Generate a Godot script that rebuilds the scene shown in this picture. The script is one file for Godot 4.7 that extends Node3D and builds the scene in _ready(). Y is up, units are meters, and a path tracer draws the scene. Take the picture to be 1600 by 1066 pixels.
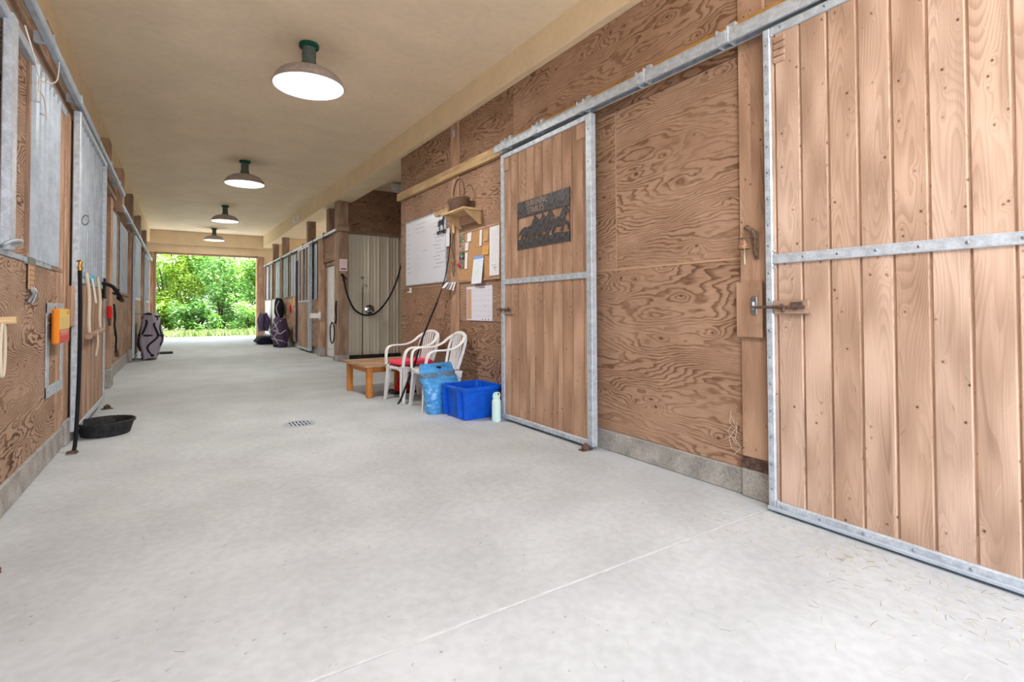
extends Node3D
# A horse barn aisle. x runs across the aisle, y up, the aisle runs along -z; d below means metres down the aisle (d = -z).

var rng := RandomNumberGenerator.new()
var M := {}
var counts := {}
var grain_off := Vector2.ZERO


func _ready():
	rng.seed = 7
	set_camera()
	set_light()
	make_materials()
	build_shell()
	build_wall_right()
	build_wall_left()
	build_far_right()
	build_lamps()
	build_big_door()
	build_sign_door()
	build_wall_things()
	build_floor_things()
	build_left_things()
	build_far_things()
	build_outside()
	build_litter()


func set_camera():
	var cam := Camera3D.new()
	cam.name = "camera"
	add_child(cam)
	var right := Vector3(0.84042725, -0.00391395, 0.54191025)
	var up := Vector3(-0.00755841, 0.99979199, 0.01894305)
	var fwd := Vector3(0.54187167, 0.02001624, -0.84022285)
	cam.transform = Transform3D(Basis(right, up, -fwd).orthonormalized(), Vector3(0, 1.07, 0))
	cam.projection = Camera3D.PROJECTION_FRUSTUM
	cam.keep_aspect = Camera3D.KEEP_HEIGHT
	cam.near = 0.05
	cam.far = 200.0
	var f := 803.76
	cam.size = 0.05 * 1066.0 / f
	cam.frustum_offset = Vector2(0, 0.05 * (466.8 - 533.0) / f)
	cam.current = true


func set_light():
	var we := WorldEnvironment.new()
	we.name = "world_environment"
	var e := Environment.new()
	e.background_mode = Environment.BG_SKY
	var sky := Sky.new()
	var sm := ProceduralSkyMaterial.new()
	sm.sky_top_color = Color(0.86, 0.91, 1.0)
	sm.sky_horizon_color = Color(0.97, 0.98, 1.0)
	sm.ground_horizon_color = Color(0.7, 0.72, 0.7)
	sm.ground_bottom_color = Color(0.45, 0.47, 0.44)
	sm.sky_energy_multiplier = 1.0
	sky.sky_material = sm
	e.sky = sky
	e.background_energy_multiplier = 4.0
	e.tonemap_mode = Environment.TONE_MAPPER_LINEAR
	e.tonemap_exposure = 1.5
	e.sdfgi_enabled = true
	e.ssao_enabled = true
	e.ssil_enabled = true
	we.environment = e
	add_child(we)
	# high hazy sun over the yard, shining across the barn
	var sun := DirectionalLight3D.new()
	sun.name = "sun"
	sun.light_energy = 6.0
	sun.light_color = Color(1.0, 0.98, 0.96)
	sun.light_angular_distance = 4.0
	sun.sky_mode = DirectionalLight3D.SKY_MODE_LIGHT_ONLY
	sun.shadow_enabled = true
	add_child(sun)
	sun.look_at_from_position(Vector3.ZERO, Vector3(-0.55, -1.0, -0.04))


# ---------------------------------------------------------------- helpers

func V(x, y, d) -> Vector3:
	return Vector3(x, y, -d)


func tool() -> SurfaceTool:
	var s := SurfaceTool.new()
	s.begin(Mesh.PRIMITIVE_TRIANGLES)
	return s


func shift_grain():
	grain_off = Vector2(rng.randf() * 7.0, rng.randf() * 7.0)


func number(called) -> String:
	var n = counts.get(called, 0)
	counts[called] = n + 1
	return called if n == 0 else "%s_%03d" % [called, n]


func tag(o, label, category, group = "", kind = ""):
	o.set_meta("label", label)
	if category != "":
		o.set_meta("category", category)
	if group != "":
		o.set_meta("group", group)
	if kind != "":
		o.set_meta("kind", kind)
	return o


func thing(called, label, category, at = Vector3.ZERO, turn = 0.0, group = "", kind = "") -> Node3D:
	var o := Node3D.new()
	o.name = number(called)
	add_child(o)
	o.position = at
	o.rotation.y = turn
	tag(o, label, category, group, kind)
	return o


func put(called, s: SurfaceTool, mat, parent) -> MeshInstance3D:
	var o := MeshInstance3D.new()
	o.name = called
	o.mesh = s.commit()
	o.material_override = mat
	parent.add_child(o, true)
	return o


func single(called, s: SurfaceTool, mat, label, category, at = Vector3.ZERO, group = "", kind = "") -> MeshInstance3D:
	var o := MeshInstance3D.new()
	o.name = number(called)
	o.mesh = s.commit()
	o.material_override = mat
	add_child(o)
	o.position = at
	return tag(o, label, category, group, kind)


func twin(o, at, turn = 0.0):
	var c = o.duplicate()
	c.name = number(String(o.name))
	add_child(c)
	c.position = at
	c.rotation.y = turn
	return c


func vert(s: SurfaceTool, p: Vector3, n: Vector3, uv: Vector2):
	s.set_normal(n)
	s.set_uv(uv)
	s.add_vertex(p)


func flat_uv(p: Vector3, n: Vector3, grain: int) -> Vector2:
	var a := n.abs()
	var k := 0 if a.x >= a.y and a.x >= a.z else (1 if a.y >= a.z else 2)
	var g := grain
	if g == k:
		g = (k + 1) % 3
	var o := 3 - k - g
	return Vector2(p[o], p[g]) + grain_off


# a convex polygon facing along out (local); winding is put right here
func poly(s: SurfaceTool, pts: Array, out: Vector3, xf: Transform3D, grain: int):
	var n: Vector3 = (pts[2] - pts[0]).cross(pts[1] - pts[0])
	if n.length_squared() < 1e-16:
		return
	n = n.normalized()
	if n.dot(out) < 0.0:
		pts = pts.duplicate()
		pts.reverse()
		n = -n
	var wn := (xf.basis * n).normalized()
	var flip := xf.basis.determinant() < 0.0
	for i in range(1, pts.size() - 1):
		for p in ([pts[0], pts[i + 1], pts[i]] if flip else [pts[0], pts[i], pts[i + 1]]):
			vert(s, xf * p, wn, flat_uv(p, n, grain))


func box(s: SurfaceTool, lo: Vector3, hi: Vector3, bev := 0.003, xf := Transform3D(), grain := -1):
	var size := hi - lo
	var b: float = minf(bev, 0.45 * minf(size.x, minf(size.y, size.z)))
	if grain < 0:
		grain = 0 if size.x >= size.y and size.x >= size.z else (1 if size.y >= size.z else 2)
	var c := (lo + hi) * 0.5
	var h := size * 0.5
	for k in 3:
		var i := (k + 1) % 3
		var j := (k + 2) % 3
		for sg in [-1.0, 1.0]:
			var pts := []
			for q in [[-1, -1], [1, -1], [1, 1], [-1, 1]]:
				var p := c
				p[k] += sg * h[k]
				p[i] += q[0] * (h[i] - b)
				p[j] += q[1] * (h[j] - b)
				pts.append(p)
			var o := Vector3.ZERO
			o[k] = sg
			poly(s, pts, o, xf, grain)
	if b <= 0.0:
		return
	for k in 3:
		var i := (k + 1) % 3
		var j := (k + 2) % 3
		for si in [-1.0, 1.0]:
			for sj in [-1.0, 1.0]:
				var pts := []
				for q in [[-1, 0], [1, 0], [1, 1], [-1, 1]]:
					var p := c
					p[k] += q[0] * (h[k] - b)
					p[i] += si * (h[i] - (b if q[1] == 0 else 0.0))
					p[j] += sj * (h[j] - (0.0 if q[1] == 0 else b))
					pts.append(p)
				var o := Vector3.ZERO
				o[i] = si
				o[j] = sj
				poly(s, pts, o, xf, grain)
	for sx in [-1.0, 1.0]:
		for sy in [-1.0, 1.0]:
			for sz in [-1.0, 1.0]:
				var sg := Vector3(sx, sy, sz)
				var pts := []
				for k in 3:
					var p := c
					for m in 3:
						p[m] += sg[m] * (h[m] - (0.0 if m == k else b))
					pts.append(p)
				poly(s, pts, sg, xf, grain)


# box by x, y and d ranges
func bx(s, x0, x1, y0, y1, d0, d1, bev := 0.003, grain := -1):
	box(s, Vector3(x0, y0, -d1), Vector3(x1, y1, -d0), bev, Transform3D(), grain)


func bxp(called, x0, x1, y0, y1, d0, d1, mat, parent, bev := 0.003, grain := -1):
	var s = tool()
	shift_grain()
	bx(s, x0, x1, y0, y1, d0, d1, bev, grain)
	return put(called, s, mat, parent)


# a bar of w by h between two points; its h side stays near vertical
func bar(s, a: Vector3, b: Vector3, w: float, h: float, bev := 0.003):
	var z := (b - a).normalized()
	var hint := Vector3.UP if absf(z.y) < 0.95 else Vector3.RIGHT
	var x := hint.cross(z).normalized()
	var y := z.cross(x)
	var xf := Transform3D(Basis(x, y, z), a)
	box(s, Vector3(-w / 2, -h / 2, 0), Vector3(w / 2, h / 2, (b - a).length()), bev, xf, 2)


func barp(called, a, b, w, h, mat, parent, bev := 0.003):
	var s = tool()
	shift_grain()
	bar(s, a, b, w, h, bev)
	return put(called, s, mat, parent)


func frames(pts: Array) -> Array:
	var out := []
	var n := pts.size()
	var up := Vector3.UP
	for i in n:
		var t: Vector3 = (pts[mini(i + 1, n - 1)] - pts[maxi(i - 1, 0)]).normalized()
		if i == 0:
			up = Vector3.UP if absf(t.y) < 0.9 else Vector3.RIGHT
		var x := up.cross(t).normalized()
		var y := t.cross(x).normalized()
		up = y
		out.append(Basis(x, y, t))
	return out


# round tube along points; r is a number or one radius for each point
func tube(s, pts: Array, r, sides := 8, flatten := 1.0):
	var fr := frames(pts)
	var n := pts.size()
	var along := 0.0
	for i in n - 1:
		var step: float = (pts[i + 1] - pts[i]).length()
		var r0: float = r[i] if r is Array else r
		var r1: float = r[i + 1] if r is Array else r
		for k in sides:
			var q := []
			for e in [[i, k, r0], [i + 1, k, r1], [i + 1, k + 1, r1], [i, k + 1, r0]]:
				var a: float = TAU * e[1] / sides
				var b: Basis = fr[e[0]]
				var dir := b.x * cos(a) + b.y * sin(a) * flatten
				q.append([pts[e[0]] + dir * e[2], dir.normalized(), Vector2(e[1] * r0 * TAU / sides, along + (step if e[0] > i else 0.0))])
			var g: Vector3 = (q[2][0] - q[0][0]).cross(q[1][0] - q[0][0])
			for m in ([0, 1, 2, 0, 2, 3] if g.dot(q[0][1] + q[2][1]) > 0.0 else [0, 2, 1, 0, 3, 2]):
				vert(s, q[m][0], q[m][1], q[m][2])
		along += step
	for e in [[0, -1.0], [n - 1, 1.0]]:
		var b: Basis = fr[e[0]]
		var rr: float = r[e[0]] if r is Array else r
		if rr < 0.0005:
			continue
		var ring := []
		for k in sides:
			var a := TAU * k / sides
			ring.append(pts[e[0]] + (b.x * cos(a) + b.y * sin(a) * flatten) * rr)
		poly(s, ring, b.z * e[1], Transform3D(), 0)


# a profile of Vector2(radius, height) turned about the local y axis; squash scales local z
func lathe(s, profile: Array, seg := 24, xf := Transform3D(), squash := 1.0):
	var n := profile.size()
	for i in n - 1:
		var p0: Vector2 = profile[i]
		var p1: Vector2 = profile[i + 1]
		var t := p1 - p0
		if t.length() < 1e-6:
			continue
		var nrm := Vector2(t.y, -t.x).normalized()
		for k in seg:
			var q := []
			for e in [[p0, k], [p1, k], [p1, k + 1], [p0, k + 1]]:
				var a: float = TAU * e[1] / seg
				var pp: Vector2 = e[0]
				q.append([Vector3(cos(a) * pp.x, pp.y, sin(a) * pp.x * squash), Vector3(cos(a) * nrm.x, nrm.y, sin(a) * nrm.x).normalized(), Vector2(a * 0.15, pp.y + pp.x)])
			var g: Vector3 = (q[2][0] - q[0][0]).cross(q[1][0] - q[0][0])
			if g.length() < 1e-12:
				g = (q[3][0] - q[0][0]).cross(q[2][0] - q[0][0])
			var order := [0, 1, 2, 0, 2, 3] if (g.dot(q[0][1] + q[2][1]) > 0.0) == (xf.basis.determinant() > 0.0) else [0, 2, 1, 0, 3, 2]
			for m in order:
				vert(s, xf * q[m][0], (xf.basis * q[m][1]).normalized(), q[m][2])


# smooth surface through rings of points, each ring the same count; closed at both ends
func loft(s, rings: Array, closed := true):
	var n := rings.size()
	var m: int = rings[0].size()
	var mid := Vector3.ZERO
	for ring in rings:
		for p in ring:
			mid += p / float(n * m)
	var nor := []
	for i in n:
		var row := []
		for k in m:
			var t: Vector3 = rings[mini(i + 1, n - 1)][k] - rings[maxi(i - 1, 0)][k]
			var u: Vector3 = rings[i][(k + 1) % m] - rings[i][(k + m - 1) % m]
			var c := Vector3.ZERO
			for p in rings[i]:
				c += p / float(m)
			var q := u.cross(t)
			if q.dot(rings[i][k] - c) < 0.0:
				q = -q
			row.append(q.normalized() if q.length() > 1e-9 else (rings[i][k] - mid).normalized())
		nor.append(row)
	for i in n - 1:
		for k in m:
			var l := (k + 1) % m
			var q := [[rings[i][k], nor[i][k]], [rings[i + 1][k], nor[i + 1][k]], [rings[i + 1][l], nor[i + 1][l]], [rings[i][l], nor[i][l]]]
			var g: Vector3 = (q[2][0] - q[0][0]).cross(q[1][0] - q[0][0])
			var order := [0, 1, 2, 0, 2, 3] if g.dot(q[0][1] + q[2][1]) > 0.0 else [0, 2, 1, 0, 3, 2]
			for e in order:
				vert(s, q[e][0], q[e][1], Vector2(float(k) / m, float(i) / n))
	if closed:
		var c0 := Vector3.ZERO
		var c1 := Vector3.ZERO
		for k in m:
			c0 += rings[0][k] / float(m)
			c1 += rings[n - 1][k] / float(m)
		for k in m:
			poly(s, [c0, rings[0][k], rings[0][(k + 1) % m]], c0 - c1, Transform3D(), 0)
			poly(s, [c1, rings[n - 1][k], rings[n - 1][(k + 1) % m]], c1 - c0, Transform3D(), 0)


func oval(c: Vector3, ax: Vector3, ay: Vector3, m := 20, power := 2.0, bump := 0.0, seed_at := 0.0) -> Array:
	var ring := []
	for k in m:
		var a := TAU * k / m
		var ca := signf(cos(a)) * pow(absf(cos(a)), 2.0 / power)
		var sa := signf(sin(a)) * pow(absf(sin(a)), 2.0 / power)
		var w := 1.0 + bump * sin(a * 3.0 + seed_at * 2.3) + bump * 0.6 * sin(a * 7.0 + seed_at * 5.1)
		ring.append(c + (ax * ca + ay * sa) * w)
	return ring


# outline in local xy, drawn out along local +z
func prism(s, outline: PackedVector2Array, depth: float, xf := Transform3D(), grain := 1):
	if Geometry2D.is_polygon_clockwise(outline):
		outline.reverse()
	var tri := Geometry2D.triangulate_polygon(outline)
	for i in range(0, tri.size(), 3):
		var f := []
		var b := []
		for k in 3:
			var p := outline[tri[i + k]]
			f.append(Vector3(p.x, p.y, depth))
			b.append(Vector3(p.x, p.y, 0))
		poly(s, f, Vector3(0, 0, 1), xf, grain)
		poly(s, b, Vector3(0, 0, -1), xf, grain)
	for i in outline.size():
		var p := outline[i]
		var q := outline[(i + 1) % outline.size()]
		var e := q - p
		poly(s, [Vector3(p.x, p.y, 0), Vector3(q.x, q.y, 0), Vector3(q.x, q.y, depth), Vector3(p.x, p.y, depth)], Vector3(e.y, -e.x, 0), xf, grain)


# a printed sheet: corners top left, top right, bottom right, bottom left as one reads it; t is its thickness, behind the print
func sheet(s, tl: Vector3, tr: Vector3, br: Vector3, bl: Vector3, t := 0.002):
	var n := (bl - tl).cross(tr - tl).normalized()
	var f := [tl, tr, br, bl]
	var uv := [Vector2(0, 0), Vector2(1, 0), Vector2(1, 1), Vector2(0, 1)]
	for m in [0, 1, 2, 0, 2, 3]:
		vert(s, f[m], n, uv[m])
	var edge := Vector2(0.004, 0.004)
	for m in [0, 2, 1, 0, 3, 2]:
		vert(s, f[m] - n * t, -n, edge)
	for i in 4:
		var j := (i + 1) % 4
		var en: Vector3 = (f[i] + f[j] - f[(i + 2) % 4] - f[(i + 3) % 4]).normalized()
		var q := [f[i], f[i] - n * t, f[j] - n * t, f[j]]
		var g: Vector3 = (q[2] - q[0]).cross(q[1] - q[0])
		for m in ([0, 1, 2, 0, 2, 3] if g.dot(en) > 0.0 else [0, 2, 1, 0, 3, 2]):
			vert(s, q[m], en, edge)


# thick corrugated sheet standing on edge: runs from a to b, h tall, ribs of the given pitch and depth towards out
func corrugated(s, a: Vector3, b: Vector3, h: float, out: Vector3, pitch: float, depth: float, square := true):
	var run := (b - a).length()
	var front := PackedVector2Array()
	var n := int(run / pitch)
	if square:
		for i in n:
			var x0 := i * pitch
			for q in [[0.0, 0.0], [0.3, 0.0], [0.4, 1.0], [0.5, 1.0], [0.6, 0.0]]:
				front.append(Vector2(x0 + q[0] * pitch + 0.0001, q[1] * depth))
	else:
		for i in n * 6:
			front.append(Vector2(i * pitch / 6.0, (0.5 - 0.5 * cos(TAU * i / 6.0)) * depth))
	front.append(Vector2(run, 0))
	var x := (b - a) / run
	var base := Transform3D(Basis(x, out.normalized(), Vector3.UP), a)
	var back := 0.0015
	for i in front.size() - 1:
		var p := front[i]
		var q := front[i + 1]
		var nrm := Vector3(-(q.y - p.y), q.x - p.x, 0)
		poly(s, [Vector3(p.x, p.y, 0), Vector3(q.x, q.y, 0), Vector3(q.x, q.y, h), Vector3(p.x, p.y, h)], nrm, base, 2)
		poly(s, [Vector3(p.x, p.y - back, 0), Vector3(q.x, q.y - back, 0), Vector3(q.x, q.y - back, h), Vector3(p.x, p.y - back, h)], -nrm, base, 2)
		poly(s, [Vector3(p.x, p.y, h), Vector3(q.x, q.y, h), Vector3(q.x, q.y - back, h), Vector3(p.x, p.y - back, h)], Vector3(0, 0, 1), base, 2)


func arc(a: Vector3, b: Vector3, sag: Vector3, n := 12) -> Array:
	var out := []
	for i in n + 1:
		var t := float(i) / n
		out.append(a.lerp(b, t) + sag * 4.0 * t * (1.0 - t))
	return out


func spline(pts: Array, n := 6) -> Array:
	var out := []
	for i in pts.size() - 1:
		var p0: Vector3 = pts[maxi(i - 1, 0)]
		var p3: Vector3 = pts[mini(i + 2, pts.size() - 1)]
		for k in n:
			out.append(pts[i].cubic_interpolate(pts[i + 1], p0, p3, float(k) / n))
	out.append(pts[-1])
	return out


# ---------------------------------------------------------------- materials

func noise(sd: int, freq: float, oct := 3) -> FastNoiseLite:
	var n := FastNoiseLite.new()
	n.seed = sd
	n.noise_type = FastNoiseLite.TYPE_SIMPLEX_SMOOTH
	n.frequency = freq
	n.fractal_octaves = oct
	return n


func picture(w: int, h: int, data: PackedByteArray) -> ImageTexture:
	return ImageTexture.create_from_image(Image.create_from_data(w, h, false, Image.FORMAT_RGB8, data))


# rotary-cut plywood: 1.5 m across the grain by 3 m along it
func ply_texture(sd: int, contrast: float, wave: float, rings: float) -> ImageTexture:
	var w := 512
	var h := 1024
	var n1 := noise(sd, 1.0, 2)
	var n2 := noise(sd + 1, 1.0, 2)
	var n3 := noise(sd + 2, 1.0, 2)
	var r := RandomNumberGenerator.new()
	r.seed = sd
	var knots := []
	for i in 34:
		knots.append([r.randf() * 1.5, r.randf() * 3.0, r.randf_range(0.5, 1.6) * (1.0 if r.randf() < 0.5 else -1.0)])
	var field := PackedFloat32Array()
	field.resize(w * h)
	var core := PackedFloat32Array()
	core.resize(w * h)
	for k in knots:
		var cx := int(k[0] / 1.5 * w)
		var cy := int(k[1] / 3.0 * h)
		for y in range(maxi(0, cy - 70), mini(h, cy + 70)):
			for x in range(maxi(0, cx - 40), mini(w, cx + 40)):
				var da := (x - cx) * 1.5 / w
				var dl := (y - cy) * 3.0 / h
				field[y * w + x] += k[2] * exp(-(da * da / 0.0012 + dl * dl / 0.006))
				core[y * w + x] = maxf(core[y * w + x], exp(-(da * da / 0.00006 + dl * dl / 0.00014)) * absf(k[2]) * 0.7)
	var data := PackedByteArray()
	data.resize(w * h * 3)
	for y in h:
		var l := y * 3.0 / h
		for x in w:
			var a := x * 1.5 / w
			var at := y * w + x
			var g := wave * n1.get_noise_2d(a * 1.7, l * 0.42) + 0.8 * n2.get_noise_2d(a * 6.0, l * 1.4) + 0.2 * n2.get_noise_2d(a * 22.0, l * 6.0) + a * rings + field[at]
			var fr := fposmod(g * 2.0, 1.0)
			var late := smoothstep(0.4, 0.86, fr) * (1.0 - smoothstep(0.9, 1.0, fr))
			late *= clampf(0.62 + 0.7 * n2.get_noise_2d(a * 2.6 + 9.0, l * 1.0 + 4.0), 0.25, 1.0)
			var fibre := n3.get_noise_2d(a * 90.0, l * 5.0)
			var patch := n1.get_noise_2d(a * 1.6 + 30.0, l * 1.3) + 0.5 * n2.get_noise_2d(a * 6.0 + 3.0, l * 5.0)
			var t := clampf(0.93 - contrast * late + 0.07 * fibre + 0.07 * patch - 0.5 * core[at], 0.1, 1.0)
			data[at * 3] = int(255 * pow(t, 0.85) * 0.96)
			data[at * 3 + 1] = int(255 * pow(t, 1.05) * 0.95)
			data[at * 3 + 2] = int(255 * pow(t, 1.25) * 0.94)
	return picture(w, h, data)


# sawn boards: 0.6 m across by 2.8 m along
func board_texture(sd: int) -> ImageTexture:
	var w := 320
	var h := 1400
	var n1 := noise(sd, 1.0, 2)
	var n3 := noise(sd + 2, 1.0, 2)
	var r := RandomNumberGenerator.new()
	r.seed = sd
	var field := PackedFloat32Array()
	field.resize(w * h)
	var core := PackedFloat32Array()
	core.resize(w * h)
	for i in 60:
		var cx := r.randi_range(0, w)
		var cy := r.randi_range(0, h)
		var sz := r.randf_range(0.3, 1.0)
		for y in range(maxi(0, cy - 30), mini(h, cy + 30)):
			for x in range(maxi(0, cx - 16), mini(w, cx + 16)):
				var da := (x - cx) * 0.6 / w
				var dl := (y - cy) * 2.8 / h
				field[y * w + x] += sz * 1.2 * exp(-(da * da / 0.0002 + dl * dl / 0.0009))
				core[y * w + x] = maxf(core[y * w + x], sz * 0.75 * exp(-(da * da / 0.000018 + dl * dl / 0.000022)))
	# nicks: pale or dark short strokes
	for i in 46:
		var x0 := r.randf_range(4, w - 4)
		var y0 := r.randf_range(20, h - 30)
		var slope := r.randf_range(-0.9, 0.9)
		var tone := -0.16 if r.randf() < 0.7 else 0.25
		for k in r.randi_range(6, 26):
			var x := int(x0 + slope * k)
			var y := int(y0 + k)
			if x > 0 and x < w - 1 and y < h:
				core[y * w + x] += tone
	var data := PackedByteArray()
	data.resize(w * h * 3)
	for y in h:
		var l := y * 2.8 / h
		for x in w:
			var a := x * 0.6 / w
			var at := y * w + x
			var g := 26.0 * a + 5.5 * n1.get_noise_2d(a * 4.0, l * 0.45) + field[at]
			var fr := fposmod(g * 2.2, 1.0)
			var late := smoothstep(0.3, 0.9, fr) * (1.0 - smoothstep(0.92, 1.0, fr)) * (0.5 + 0.5 * n1.get_noise_2d(a * 3.0 + 7.0, l * 0.8))
			var fibre := n3.get_noise_2d(a * 160.0, l * 4.0)
			var patch := n1.get_noise_2d(a * 5.0 + 30.0, l * 1.4)
			var t := clampf(0.9 - 0.13 * late + 0.04 * fibre + 0.17 * patch - core[at], 0.12, 1.0)
			data[at * 3] = int(255 * pow(t, 0.9))
			data[at * 3 + 1] = int(255 * pow(t, 1.05))
			data[at * 3 + 2] = int(255 * pow(t, 1.2))
	return picture(w, h, data)


# tileable mix of coarse and fine noise between two tones, with specks
func mottled(sd: int, size: int, coarse: float, fine: float, low: float, high: float, specks: int, speck_low := 0.55, speck_high := 1.0) -> ImageTexture:
	var a := noise(sd, coarse, 4).get_seamless_image(size, size)
	var b := noise(sd + 5, fine, 2).get_seamless_image(size, size)
	var da := a.get_data()
	var db := b.get_data()
	var data := PackedByteArray()
	data.resize(size * size * 3)
	for i in size * size:
		var t := low + (high - low) * (0.62 * da[i] + 0.38 * db[i]) / 255.0
		var v := int(255 * clampf(t, 0.0, 1.0))
		data[i * 3] = v
		data[i * 3 + 1] = v
		data[i * 3 + 2] = v
	var r := RandomNumberGenerator.new()
	r.seed = sd + 9
	for i in specks:
		var x := r.randi_range(0, size - 3)
		var y := r.randi_range(0, size - 3)
		var f := r.randf_range(speck_low, speck_high)
		for q in [[0, 0], [1, 0], [0, 1]]:
			if r.randf() < 0.3:
				continue
			var at: int = ((y + q[1]) * size + x + q[0]) * 3
			for c in 3:
				data[at + c] = mini(255, int(data[at + c] * f))
	return picture(size, size, data)


func mat(color: Color, rough := 0.8, metal := 0.0, tex: Texture2D = null, per := Vector2(1, 1), bump := 0.0, height: Texture2D = null) -> StandardMaterial3D:
	var m := StandardMaterial3D.new()
	m.albedo_color = color
	m.roughness = rough
	m.metallic = metal
	m.metallic_specular = 0.4
	if tex:
		m.albedo_texture = tex
		m.uv1_scale = Vector3(1.0 / per.x, 1.0 / per.y, 1.0)
	if bump != 0.0:
		m.heightmap_enabled = true
		m.heightmap_texture = height if height else tex
		m.heightmap_scale = bump
	return m


func world_mat(color: Color, rough: float, tex: Texture2D, metres: float, bump := 0.0, metal := 0.0) -> StandardMaterial3D:
	var m := mat(color, rough, metal, tex, Vector2(1, 1), bump)
	m.uv1_triplanar = true
	m.uv1_world_triplanar = true
	m.uv1_triplanar_sharpness = 8.0
	m.uv1_scale = Vector3.ONE / metres
	return m


func make_materials():
	var ply_a := ply_texture(11, 0.34, 4.0, 13.0)
	var ply_b := ply_texture(57, 0.38, 4.6, 10.0)
	var ply_c := ply_texture(91, 0.52, 8.0, 3.0)
	var boards := board_texture(23)
	var boards_b := board_texture(81)
	var crete := mottled(3, 1024, 0.006, 0.08, 0.87, 1.04, 1500, 0.75, 1.1)
	var crete_rough := mottled(13, 512, 0.012, 0.12, 0.62, 1.05, 900, 0.5, 1.0)
	var spangle := mottled(31, 256, 0.02, 0.09, 0.78, 1.08, 60, 0.8, 1.1)
	var rusty := mottled(37, 256, 0.015, 0.06, 0.5, 1.15, 300, 0.4, 0.9)
	var streaky := mottled(39, 256, 0.012, 0.06, 0.84, 1.06, 120, 0.7, 1.0)
	var paint := mottled(41, 512, 0.006, 0.05, 0.94, 1.03, 60, 0.85, 1.05)
	var grime := mottled(47, 256, 0.02, 0.1, 0.82, 1.08, 200, 0.7, 1.1)
	var pp := Vector2(1.5, 3.0)
	var pb := Vector2(0.6, 2.8)
	M.ply = mat(Color(0.755, 0.625, 0.53), 0.78, 0, ply_a, pp, 0.12)
	M.ply_b = mat(Color(0.70, 0.57, 0.475), 0.78, 0, ply_b, pp, 0.12)
	M.ply_old = mat(Color(0.76, 0.65, 0.565), 0.85, 0, ply_c, pp, 0.2)
	M.board = mat(Color(0.825, 0.705, 0.62), 0.7, 0, boards, pb, 0.06)
	M.board_b = mat(Color(0.79, 0.665, 0.575), 0.7, 0, boards_b, pb, 0.06)
	M.board_c = mat(Color(0.845, 0.73, 0.65), 0.7, 0, boards_b, pb, 0.06)
	M.board_dull = mat(Color(0.79, 0.65, 0.545), 0.74, 0, boards, pb, 0.06)
	M.board_dull_b = mat(Color(0.75, 0.605, 0.50), 0.74, 0, boards_b, pb, 0.06)
	M.timber = mat(Color(0.81, 0.67, 0.565), 0.8, 0, boards_b, pb, 0.12)
	M.timber_old = mat(Color(0.70, 0.59, 0.51), 0.85, 0, boards, pb, 0.12)
	M.pale_timber = mat(Color(0.88, 0.76, 0.58), 0.75, 0, boards_b, pb, 0.05)
	M.ochre_timber = mat(Color(0.82, 0.62, 0.34), 0.75, 0, boards_b, pb, 0.05)
	M.orange_wood = mat(Color(0.88, 0.58, 0.28), 0.5, 0, boards, pb, 0.03)
	M.table_top = mat(Color(0.80, 0.66, 0.53), 0.55, 0, boards, pb, 0.02)
	M.floor = world_mat(Color(0.79, 0.812, 0.825), 0.72, crete, 5.0, 0.06)
	M.joint = world_mat(Color(0.86, 0.86, 0.85), 0.85, crete, 0.5, 0.05)
	M.plinth = world_mat(Color(0.78, 0.765, 0.735), 0.85, crete_rough, 1.4, 0.25)
	M.galv = world_mat(Color(0.80, 0.835, 0.87), 0.45, spangle, 0.35, 0.0, 0.25)
	M.galv_dull = world_mat(Color(0.74, 0.785, 0.83), 0.5, streaky, 0.9, 0.0, 0.2)
	M.rust = world_mat(Color(0.52, 0.42, 0.37), 0.75, rusty, 0.2, 0.0, 0.5)
	M.steel = mat(Color(0.62, 0.64, 0.66), 0.35, 0.85)
	M.chrome = mat(Color(0.85, 0.86, 0.88), 0.14, 1.0)
	M.brass = mat(Color(0.80, 0.62, 0.28), 0.35, 0.9)
	M.bronze = world_mat(Color(0.72, 0.56, 0.43), 0.5, rusty, 0.1, 0.0, 0.3)
	M.bronze_dark = world_mat(Color(0.58, 0.47, 0.39), 0.6, rusty, 0.1, 0.0, 0.3)
	M.sign = world_mat(Color(0.42, 0.41, 0.42), 0.42, rusty, 0.15, 0.0, 0.55)
	M.sign_text = mat(Color(0.66, 0.58, 0.52), 0.6, 0.2)
	M.ceiling = world_mat(Color(0.955, 0.875, 0.755), 0.85, paint, 3.0, 0.05)
	M.cream = world_mat(Color(0.955, 0.865, 0.72), 0.8, paint, 2.0, 0.05)
	M.cladding = mat(Color(0.90, 0.87, 0.80), 0.5)
	M.white = mat(Color(0.90, 0.90, 0.89), 0.45)
	M.white_worn = world_mat(Color(0.95, 0.945, 0.935), 0.6, grime, 0.5)
	M.plastic_white = world_mat(Color(0.95, 0.95, 0.95), 0.4, paint, 0.6)
	M.paper = mat(Color(0.92, 0.92, 0.93), 0.8)
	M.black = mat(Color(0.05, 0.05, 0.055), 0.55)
	M.rubber = world_mat(Color(0.22, 0.22, 0.225), 0.65, mottled(61, 256, 0.02, 0.07, 0.3, 1.25, 200, 0.6, 1.3), 0.45)
	M.strap = mat(Color(0.07, 0.07, 0.08), 0.7)
	M.hose = mat(Color(0.055, 0.055, 0.06), 0.4)
	M.red = mat(Color(0.82, 0.11, 0.11), 0.45)
	M.cushion = mat(Color(0.92, 0.24, 0.34), 0.9)
	M.cushion.rim_enabled = true
	M.cushion.rim = 0.4
	M.bin = world_mat(Color(0.06, 0.385, 0.88), 0.42, grime, 0.7)
	M.bag = mat(Color(0.32, 0.66, 0.92), 0.25)
	M.bag.albedo_texture = mottled(71, 256, 0.02, 0.06, 0.72, 1.25, 100, 0.8, 1.2)
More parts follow.
